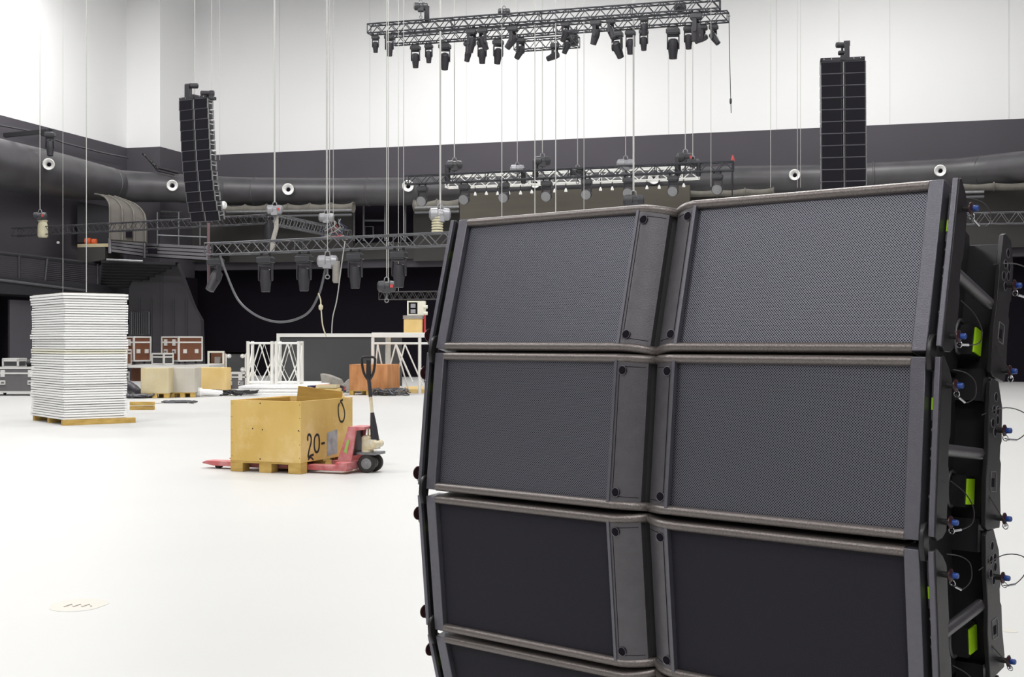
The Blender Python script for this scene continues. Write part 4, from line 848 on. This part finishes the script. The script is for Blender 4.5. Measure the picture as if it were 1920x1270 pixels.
mb = MB(); mb.prism([(1.305, .24), (1.35, .38), (1.38, .38), (1.345, .22)], (0, .317, 0), (1, 0, 0), (0, 0, 1), (0, 1, 0), .004); mb.build('green_sticker', mat('sticker_green', (.30, .48, .12), .5), t)['label'] = 'small green sticker'
mb = MB(); mb.lathe([(.07, 0), (.07, .17), (.05, .19)], (1.53, .47, .235), (0, 0, 1), 16); mb.tube((1.54, .47, .36), (1.54, .47, .51), .012, 8); mb.bbox(1.53, 1.66, .40, .54, .27, .38); mb.lathe([(.04, -.10), (.045, 0), (.04, .10)], (1.65, .47, .33), (0, 1, 0), 12); mb.build('pump', M['cream'], t, .004)
mb = MB(); mb.bbox(1.42, 1.66, .40, .66, .205, .235); mb.build('axle_plate', M['steel'], t, .003)
for y in (.43, .60):
    mb = MB(); mb.lathe([(.03, -.032), (.095, -.03), (.105, -.02), (.105, .02), (.095, .03), (.03, .032)], (1.545, y, .106), (-.18, 1, 0), 28); wl = mb.build('steer_wheel', M['rubber'], t)
    mb = MB(); mb.lathe([(.062, -.034), (.055, -.036)], (1.545, y, .106), (-.18, 1, 0), 20); mb.lathe([(.018, -.037), (.014, -.042)], (1.545, y, .106), (-.18, 1, 0), 12); mb.build('hub', M['steel'], wl)
hb0 = Vector((1.625, .47, .37)); hb1 = Vector((1.54, .47, 1.12)); dh = (hb1 - hb0)
mb = MB(); mb.path([hb0, hb0 + dh * .2, hb0 + dh * .42], [.050, .04, .022], 8); mb.build('handle_boot', M['char'], t)
mb = MB(); mb.tube(hb0 + dh * .42, hb0 + dh * .66, .020, 8); mb.build('handle_shaft', M['cream'], t)
mb = MB(); mb.tube(hb0 + dh * .66, hb0 + dh * .95, .022, 8); mb.build('upper_shaft', M['char'], t)
T0 = hb0 + dh * .90; mb = MB(); mb.path(smooth([T0 + Vector((-.0, 0, 0)), T0 + Vector((-.065, 0, .09)), T0 + Vector((-.09, 0, .2)), T0 + Vector((-.08, 0, .265)), T0 + Vector((0, 0, .275)), T0 + Vector((.07, 0, .265)), T0 + Vector((.075, 0, .2)), T0 + Vector((.055, 0, .09)), T0], 4), .015, 8); mb.build('handle_loop', M['black_metal'], t)
mb = MB(); mb.prism([(-.03, 0), (.03, 0), (.022, .22), (-.022, .22)], T0 + Vector((-.005, -.012, .02)), (1, 0, 0), (0, 0, 1), (0, 1, 0), .024); mb.build('lever', M['black_metal'], t, .003)

# ================================================================= FLIGHT CASES AND CRATES AT THE BACK
def flight_case(loc, rz, w_, d_, h_, m, label, casters='under', latch=True, trim='alu', g='flight cases on the far floor', lid=.22, z0=None, cz=.1):
    t = thing('flight_case', label, 'flight case', loc, rz, g); b0 = cz if casters == 'under' else 0
    mb = MB(); mb.bbox(0, w_, 0, d_, b0, b0 + h_); mb.build('body', M[m], t)
    e = .045; mb = MB(); X = (0, w_); Y_ = (0, d_); Z = (b0, b0 + h_)
    for y in Y_:
        for z_ in Z + (b0 + h_ * (1 - lid),): mb.bbox(-.012, w_ + .012, y - e / 2, y + e / 2, z_ - e / 2, z_ + e / 2)
        for x in X: mb.bbox(x - e / 2, x + e / 2, y - e / 2, y + e / 2, b0, b0 + h_)
    for x in X:
        for z_ in Z + (b0 + h_ * (1 - lid),): mb.bbox(x - e / 2, x + e / 2, 0, d_, z_ - e / 2, z_ + e / 2)
    mb.build('edge_trim', M[trim], t)
    if latch:
        for fx in (.25, .75):
            mb = MB(); mb.bbox(w_ * fx - .06, w_ * fx + .06, -.035, 0, b0 + h_ * (1 - lid) - .1, b0 + h_ * (1 - lid) + .09); mb.build('latch', M['alu'], t)
            mb = MB(); mb.bbox(w_ * fx - .07, w_ * fx + .07, -.035, 0, b0 + h_ * .38 - .05, b0 + h_ * .38 + .07); hd = mb.build('handle', M['alu'], t)
            mb = MB(); mb.bbox(w_ * fx - .045, w_ * fx + .045, -.04, -.03, b0 + h_ * .38 - .02, b0 + h_ * .38 + .03); mb.build('grip', M['greycase'], hd)
            mb = MB(); mb.bbox(w_, w_ + .035, d_ * fx - .06, d_ * fx + .06, b0 + h_ * .40 - .06, b0 + h_ * .40 + .06); mb.build('side_handle', M['alu'], t)
    if casters == 'under':
        for x in (.12, w_ - .12):
            for y in (.12, d_ - .12): mb = MB(); mb.lathe([(.035, -.02), (.045, -.015), (.045, .015), (.035, .02)], (x, y, .046), (0, 1, 0), 12); mb.bbox(x - .04, x + .04, y - .03, y + .03, .08, b0); mb.build('caster', M['rubber'], t)
    if casters == 'face':
        for x in (.09, w_ - .09):
            for z_ in (.09, h_ - .09): mb = MB(); mb.lathe([(.075, 0), (.07, .02)], (x, 0, z_), (0, -1, 0), 14); mb.lathe([(.05, -.02), (.055, 0), (.05, .02)], (x, -.06, z_ - .02), (1, .3, .2), 12); mb.build('caster', M['alu'], t)
    return t
# grey case far left
p = FL(-20, 742); flight_case(p, R(-3), 1.55, .8, .66, 'greycase', 'grey flight case at the left edge behind the white stack')
p2 = Vector((p.x + .34, p.y + .1, .76 + .03)); 
flight_case(p2, R(-3), .42, .5, .22, 'darkcase', 'small dark case lying on the left edge flight case', casters=None, latch=False)
mb = MB(); mb.lathe([(.05, -.16), (.10, -.14), (.10, .14), (.05, .16)], Vector((p.x + 1.08, p.y + .3, .79 + .10)), (1, .2, 0), 12); tag(mb.build('black_cylinder', M['black_metal']), 'small black drum lying on the left edge flight case', 'drum')
# deck with brown cases
dz = .80; DY = 36.6
a = P(228, 686, DY); t = thing('stage_deck', 'low white topped deck carrying the brown flight cases', 'stage deck', (a.x, a.y, 0))
mb = MB(); Ld = (P(392, 686, DY).x - a.x); mb.bbox(0, Ld, 0, 1.9, dz - .08, dz); mb.build('deck_top', M['alu'], t)
mb = MB(); mb.bbox(0.02, Ld - .02, .9, .98, .30, dz - .08); mb.build('rear_board', M['brown'], t)
for x in (.05, .9, 1.05, 1.75, Ld - .06):
    for y in (.06, 1.8): mb = MB(); mb.tube((x, y, 0), (x, y, dz - .08), .03, 6); mb.build('leg', M['alu'], t)
def corner_case(px, Y, z_, rz, w_, d_, h_, m, lab, **k):     # near corner at pixel column px
    c = P(px, 640, Y); c.z = z_
    o = c - Vector((math.cos(rz), math.sin(rz), 0)) * w_
    return flight_case(o, rz, w_, d_, h_, m, lab, **k)
corner_case(335, 37.0, dz + .03, R(-35), .74, .88, .70, 'brown', 'large brown flight case on the deck, right of the pair', cz=.09)
corner_case(251, 37.0, dz + .03, R(-35), .74, .60, .70, 'brown', 'brown flight case on the deck beside the white stack', cz=.09)
corner_case(307, 36.9 - .3, dz + .03, R(-35), .50, .33, .30, 'darkcase', 'small dark flight case between the two brown ones', casters=None, latch=False, lid=.3)
flight_case(P(222, 640, 36.5) * 1 - Vector((0, 0, 1.5 - (dz + .02))), R(0), .24, .4, .42, 'brown', 'narrow brown case half hidden behind the white stack edge', casters=None, latch=False)
p = FL(226, 733); flight_case(p + Vector((0, -1.95, 0)), R(-2), .68, .5, .60, 'greycase', 'lilac grey flight case below the deck edge', casters=None)
mb = MB(); mb.path(smooth([FL(222, 744) + Vector((0, 0, .30)), FL(238, 744) + Vector((0, 0, .28)), FL(252, 745) + Vector((0, 0, .17)), FL(263, 747) + Vector((0, 0, .12))]), [.16] * 13 + [.12] * 6, 10); tag(mb.build('black_hose', M['char']), 'fat black hose slumped on the floor by the white stack', 'hose')
# wooden crates
def wood_crate(loc, rz, w_, d_, h_, m, label, g='wooden crates on the far floor', b0=.13):
    t = thing('wooden_crate', label, 'crate', loc, rz, g)
    mb = MB(); mb.bbox(0, w_, 0, d_, b0, b0 + h_); mb.build('box', M[m], t, .004)
    for x in (0, w_ / 2 - .06, w_ - .12):
        for y in (.0, d_ - .12): mb = MB(); mb.bbox(x, x + .12, y, y + .12, 0, b0 - .02); mb.build('foot_block', M['pallet'], t)
    mb = MB(); mb.bbox(0, w_, 0, .12, b0 - .02, b0); mb.bbox(0, w_, d_ - .12, d_, b0 - .02, b0); mb.build('skid_board', M['pallet'], t)
    return t
def crate_at(x0, y0, x1, y1, h_, m, label, dd=.7, **k):
    a, b = FL(x0, y0), FL(x1, y1); d = b - a; return wood_crate(a, math.atan2(d.y, d.x), d.length, dd, h_, m, label, **k)
crate_at(264, 747, 316, 747, .66, 'ply', 'left pale wooden crate on feet behind the white stack')
M['plyg'] = wood_mat('greyed_plywood', (.56, .53, .47), (.46, .43, .37), 2, (1, 1, .6))
crate_at(318.5, 745.5, 365, 745.5, .65, 'plyg', 'middle greyish wooden crate, touching the left pale one')
crate_at(368, 740, 421, 740, .71, 'plyy', 'right crate of warm yellow plywood beside the flight cases', b0=.04, dd=.8)
o = crate_at(655, 741, 730, 741, .72, 'orangewood', 'orange brown grained plywood crate near the pallet truck handle', dd=1.1)
o.rotation_euler = (0, 0, R(-13)); 
# grey cases right of crates
p = FL(421, 731); cs_ = flight_case(p, 0, .66, .6, .50, 'greycase', 'grey flight case with blue labels under the upended one', casters='none')
for x in (.12, .54): mb = MB(); mb.bbox(x - .055, x + .055, -.045, -.036, .12, .26); mb.build('blue_label', M['silver'], cs_)
flight_case(p + Vector((.04, .05, .53)), 0, .60, .5, .60, 'darkcase', 'dark flight case standing on end with casters facing out', casters='face', latch=False, lid=.0)
t = thing('rack_frame', 'tall open beige rack left of the upended flight case', 'rack', FL(389, 727))
for x in (0, .48): mb = MB(); mb.bbox(x, x + .06, 0, .05, 0, 1.18); mb.build('upright', M['panelcream'], t)
for z_ in (.05, .38, .72, 1.12): mb = MB(); mb.bbox(.06, .48, 0, .05, z_, z_ + .06); mb.build('shelf_rail', M['panelcream'], t)
mb = MB(); mb.bbox(.04, .50, .3, .34, .05, 1.15); mb.build('back_board', M['brown'], t)
for z_ in (.79, .45): mb = MB(); mb.bbox(.2, .36, .12, .28, z_, z_ + .2); mb.build('spool', M['tarp'], t)
# white decks pile, truss towers
a = FL(440, 741); t = thing('white_deck_pile', 'low pile of white decking under the two truss towers', 'decking', (a.x, a.y, 0))
for k in range(3): mb = MB(); wdt = FL(596, 741).x - a.x; mb.bbox(.04 * k, wdt - .05 * k, .05 * k, 4.6, .085 * k, .085 * k + .07); mb.build('deck', M['panel'], t, .006)
def tower(x0, x1, yt, Y, z_, label, sp):
    a = P(x0, 640, Y); b = P(x1, 640, Y); wd = b.x - a.x; h_ = P(0, yt, Y).z - z_
    t = thing('truss_tower', label, 'truss', (a.x, a.y, z_), 0, 'upright bright truss towers'); dp = wd * .9
    for x in (0, wd):
        for y in (0, dp): mb = MB(); mb.tube((x, y, 0), (x, y, h_), .05, 8); mb.build('upright', M['truss_white'], t)
    mb = MB()
    for z__ in (.06, h_ - .06):
        mb.tube((0, 0, z__), (wd, 0, z__), .035, 6); mb.tube((0, dp, z__), (wd, dp, z__), .03, 6); mb.tube((0, 0, z__), (0, dp, z__), .03, 6); mb.tube((wd, 0, z__), (wd, dp, z__), .03, 6)
    mb.build('end_frame', M['truss_white'], t)
    mb = MB(); md = wd / 2
    for y, r in ((0, .020), (dp, .010)):
        mb.tube((0, y, h_ * .05), (md, y, h_ * .95), r, 6); mb.tube((md, y, h_ * .95), (wd, y, h_ * .05), r, 6); mb.tube((0, y, h_ * .55), (md, y, h_ * .02), r, 6); mb.tube((md, y, h_ * .02), (wd, y, h_ * .55), r, 6)
    for x in (0, wd): mb.tube((x, 0, .1), (x, dp, h_ - .1), .02, 6)
    mb.build('bracing', M['truss_white'], t)
tower(465, 510, 640, 36.4, .24, 'left upright truss tower on the white decks', 0); tower(518, 560, 640, 36.4, .24, 'right upright truss tower, nearest the charcoal screen', 0)
# charcoal screen
a = P(562, 640, 39.5); b = P(700, 640, 39.5); t = thing('charcoal_screen', 'wide charcoal screen panel with a white frame along its top', 'screen', (a.x, a.y, 0)); wd = b.x - a.x; zt2 = P(0, 632, 39.5).z
mb = MB(); mb.bbox(-.6, wd + .9, 0, .06, .0, zt2); mb.build('cloth', M['screen'], t, smooth=False)
mb = MB(); mb.bbox(-.72, wd + .1, -.06, .06, zt2, zt2 + .11); mb.build('top_beam', M['truss_white'], t)
mb = MB(); mb.bbox(-.72, -.62, -.06, .06, 0, zt2); mb.build('post', M['truss_white'], t)
mb = MB(); mb.bbox(-.6, wd + .9, -.05, 0, 0, .09); mb.build('bottom_rail', M['truss_white'], t)
# right white truss gantry
a = P(699, 640, 36); t = thing('truss_gantry', 'bright truss gantry with crossed braces left of the near stack', 'truss', (a.x, a.y, 0)); zt3 = P(0, 624, 36).z; z2 = P(0, 641, 36).z; x1 = P(800, 0, 36).x - a.x
mb = MB(); mb.bbox(-.03, x1 + .8, -.05, 1.2, zt3 - .14, zt3 + .0); mb.build('top_plate', M['truss_white'], t, .01)
mb = MB(); mb.tube((0, 0, z2 - .05), (x1 + .8, 0, z2 - .05), .035, 6); mb.build('chord', M['truss_white'], t)
for x, y in ((0, 0), (.30, 1.1), (x1 - .2, 0), (.42, .5)): mb = MB(); mb.tube((x, y, 0), (x, y, zt3 - .14), .05, 8); mb.build('upright', M['truss_white'], t)
mb = MB(); zz = z2 - .07
for a0, a1 in ((.02, .14), (.14, .40), (.32, .66), (.66, 1.02), (.60, .92), (.92, 1.5)):
    mb.tube((a0, 0, .1 if a0 in (.02, .32, .60) else zz), (a1, 0, zz if a0 in (.02, .32, .60) else .1), .024, 6)
mb.tube((.66, .0, zz), (1.15, 0, .32), .03, 6); mb.build('bracing', M['truss_white'], t)
# rack and plywood box standing on the gantry
a = P(763, 640, 36.3); zt3b = zt3
t = thing('plywood_box', 'tan plywood box with grey lid standing on the gantry', 'box', (P(757, 0, 36.2).x, 36.2, zt3b)); mb = MB(); mb.bbox(0, .52, 0, .5, 0, .46); mb.build('box', M['plyy'], t); mb = MB(); mb.bbox(-.02, .54, -.02, .52, .40, .50); mb.build('lid', M['tarp'], t)
t = thing('amplifier_rack', 'pale open rack with two silver units on the plywood box', 'rack', (P(763, 0, 36.2).x, 36.22, zt3b + .50)); mb = MB(); mb.bbox(0, .52, .05, .45, 0, .04); mb.bbox(0, .52, .05, .45, .38, .42); mb.bbox(0, .04, .05, .45, .04, .38); mb.bbox(.30, .52, .05, .45, .04, .38); mb.build('frame', M['panelcream'], t)
for z_ in (.06, .22): mb = MB(); mb.bbox(.10, .24, .06, .3, z_, z_ + .12); mb.build('unit', M['silver'], t)
mb = MB(); mb.bbox(.04, .30, .3, .34, .04, .38); mb.build('back_panel', M['black_metal'], t)
t = thing('red_fitting', 'red painted pipes beside the plywood box', 'pipes', (P(786, 0, 36.2).x, 36.25, zt3b))
for x in (0.0, .1): mb = MB(); mb.tube((x + .06, 0, 0), (x + .06, 0, .5), .03, 6); mb.build('pipe', M['red'], t)
for z_ in (.56, .75): mb = MB(); mb.lathe([(.05, -.06), (.05, .06)], (.18, .0, z_), (1, 0, 0), 10); mb.build('knob', M['panelcream'], t)
# floor clutter
def scribble(name, cx, cy, wpx, dpt, n, m, r, label, cat, hgt=.12, group=None, sd=1):
    rnd = random.Random(sd); mb = MB()
    for i in range(n):
        c = FL(cx + rnd.uniform(-wpx, wpx) * .7, cy); pp = []
        a = rnd.uniform(0, 6)
        for k in range(9): a += rnd.uniform(.3, 1.2); pp.append(c + Vector((math.cos(a) * rnd.uniform(.1, .45), math.sin(a) * rnd.uniform(.1, dpt), r + rnd.uniform(0, hgt))))
        mb.path(smooth(pp, 3), r, 5)
    o = mb.build(name, M[m]); tag(o, label, cat, group); o['kind'] = 'stuff'; return o
scribble('cable_pile', 425, 742, 50, .5, 14, 'cable', .022, 'tangle of black cables on the floor before the grey cases', 'cables', sd=2)
scribble('cable_pile', 612, 741, 22, .4, 10, 'navy', .028, 'tangle of dark blue and black cables behind the yellow crate', 'cables', .22, sd=3)
scribble('cable_pile', 608, 742, 22, .4, 8, 'cable', .028, 'knotted black cables mixed with blue ones behind the yellow crate', 'cables', .22, sd=8)
scribble('cable_pile', 622, 741, 16, .3, 4, 'red', .022, 'few red cables on the dark tangle behind the yellow crate', 'cables', .26, sd=12)
scribble('cable_coil', 728, 742, 26, .4, 12, 'truss_mid', .016, 'grey coiled cables before the orange brown crate', 'cables', .2, sd=4)
scribble('cable_pile', 655, 737, 30, .3, 8, 'tarp', .014, 'thin grey cables strewn left of the orange brown crate', 'cables', .05, sd=5)
scribble('rubble', 246, 747, 18, .25, 10, 'truss_mid', .03, 'grey crumpled scraps at the foot of the white stack', 'scraps', .08, sd=6)
scribble('cable_pile', 340, 756, 14, .15, 6, 'truss_mid', .02, 'grey cable ends bunched on the open floor', 'cables', .03, sd=9)
mb = MB(); mb.path(smooth([FL(272, 757), FL(300, 757), FL(330, 754), FL(362, 758)]), .02, 6); tag(mb.build('floor_cable', M['tarp']), 'single grey cable lying from the timber offcuts', 'cable')
for k in range(2):
    mb = MB(M=Matrix.Translation(FL(243, 769)) @ Matrix.Rotation(R(3 - 4 * k), 4, 'Z')); mb.bbox(0, .52, 0, .12, .095 * k, .095 * k + .08); tag(mb.build('timber_offcut', M['pallet'], None, .004), '%s of two timber offcuts on the floor right of the white stack' % ('lower', 'upper')[k], 'timber', 'timber offcuts')
for k in range(4):
    mb = MB(M=Matrix.Translation(FL(584 + 2 * k, 747)) @ Matrix.Rotation(R(6 - 5 * k), 4, 'Z')); mb.bbox(0, .85 - .1 * k, .1, .45, .09 * k, .09 * k + .075); tag(mb.build('plank', M['ply' if k % 2 else 'plyy'], None), '%s plank of the small pile behind the yellow crate' % ('lowest', 'second', 'third', 'topmost')[k], 'plank', 'planks behind the yellow crate')
mb = MB(); pp = [(0, .52), (.25, .48), (.6, .34), (.68, .18), (.85, .36), (.98, .30), (1.0, .1), (.9, .0), (.3, .05), (.05, .2)]; a = FL(600, 733); mb.prism(pp, a, (1, 0, 0), (0, 0, 1), (0, 1, 0), .5); tag(mb.build('tarpaulin', M['tarp'], None, .03), 'crumpled grey tarpaulin heaped left of the orange brown crate', 'tarpaulin')
a = FL(752, 736); mb = MB(); mb.bbox(a.x, a.x + 1.6, a.y - .5, a.y + 2.2, 0, .10); tag(mb.build('plywood_sheet', M['plyy']), 'pale plywood sheets lying under the truss gantry', 'plywood')
mb = MB(); mb.path(smooth([FL(365, 744) + Vector((0, 0, .1)), FL(385, 744) + Vector((0, 0, .12)), FL(415, 743) + Vector((0, 0, .07))]), [.14] * 5 + [.09] * 8, 8); tag(mb.build('white_roll', M['panel']), 'crumpled white sheet roll before the yellow plywood crate', 'roll')
# small white case at far right
t = thing('wheeled_case', 'small white wheeled unit on the floor at far right', 'case', FL(1884, 715)); mb = MB(); mb.bbox(0, .54, 0, .4, .10, .48); mb.build('body', M['greycase'], t)
mb = MB()
for x in (0, .54): mb.bbox(x - .04, x + .04, -.02, .06, .1, .5)
mb.bbox(0, .54, -.02, .4, .45, .52); mb.bbox(0, .54, -.02, .02, .10, .16); mb.build('frame', M['panel'], t)
for x in (.1, .44): mb = MB(); mb.lathe([(.04, -.02), (.05, 0), (.04, .02)], (x, .05, .05), (0, 1, 0), 10); mb.bbox(x - .02, x + .02, .03, .07, .05, .11); mb.build('wheel', M['silver'], t)
# floor marks
def disc(px, py, rx, ry, m, label, z_=.0015):
    c = FL(px, py); n = 40; rX = rx / F * c.y; r2 = FL(px, py - ry).y - c.y; mb = MB()
    vs = [(c.x, c.y, z_)] + [(c.x + rX * math.cos(q) * (1 + .05 * math.sin(5 * q)), c.y + r2 * math.sin(q), z_) for q in [2 * math.pi * k / n for k in range(n)]]
    vs += [(x, y, .0002) for x, y, z__ in vs]
    mb.add(vs, [(0, 1 + k, 1 + (k + 1) % n) for k in range(n)] + [(n + 1, n + 2 + (k + 1) % n, n + 2 + k) for k in range(n)] + [(1 + k, n + 2 + k, n + 2 + (k + 1) % n, 1 + (k + 1) % n) for k in range(n)])
    return tag(mb.build('floor_mark', M[m]), label, 'floor mark')
disc(147, 1135, 52, 12, 'yellowmark', 'faint yellow painted disc on the white floor, bottom left')
c = FL(147, 1137); mb = MB()
for k in range(3): mb.path([c + Vector((-.07 + .05 * k, -.03, .002)), c + Vector((-.05 + .05 * k, .04, .002)), c + Vector((-.02 + .05 * k, -.02, .002))], .006, 4)
tag(mb.build('print_mark', M['redmark']), 'faded reddish print in the middle of the yellow floor disc', 'floor mark')
disc(1892, 1183, 16, 4, 'yellowmark', 'small faded yellow mark on the floor right of the near stack')
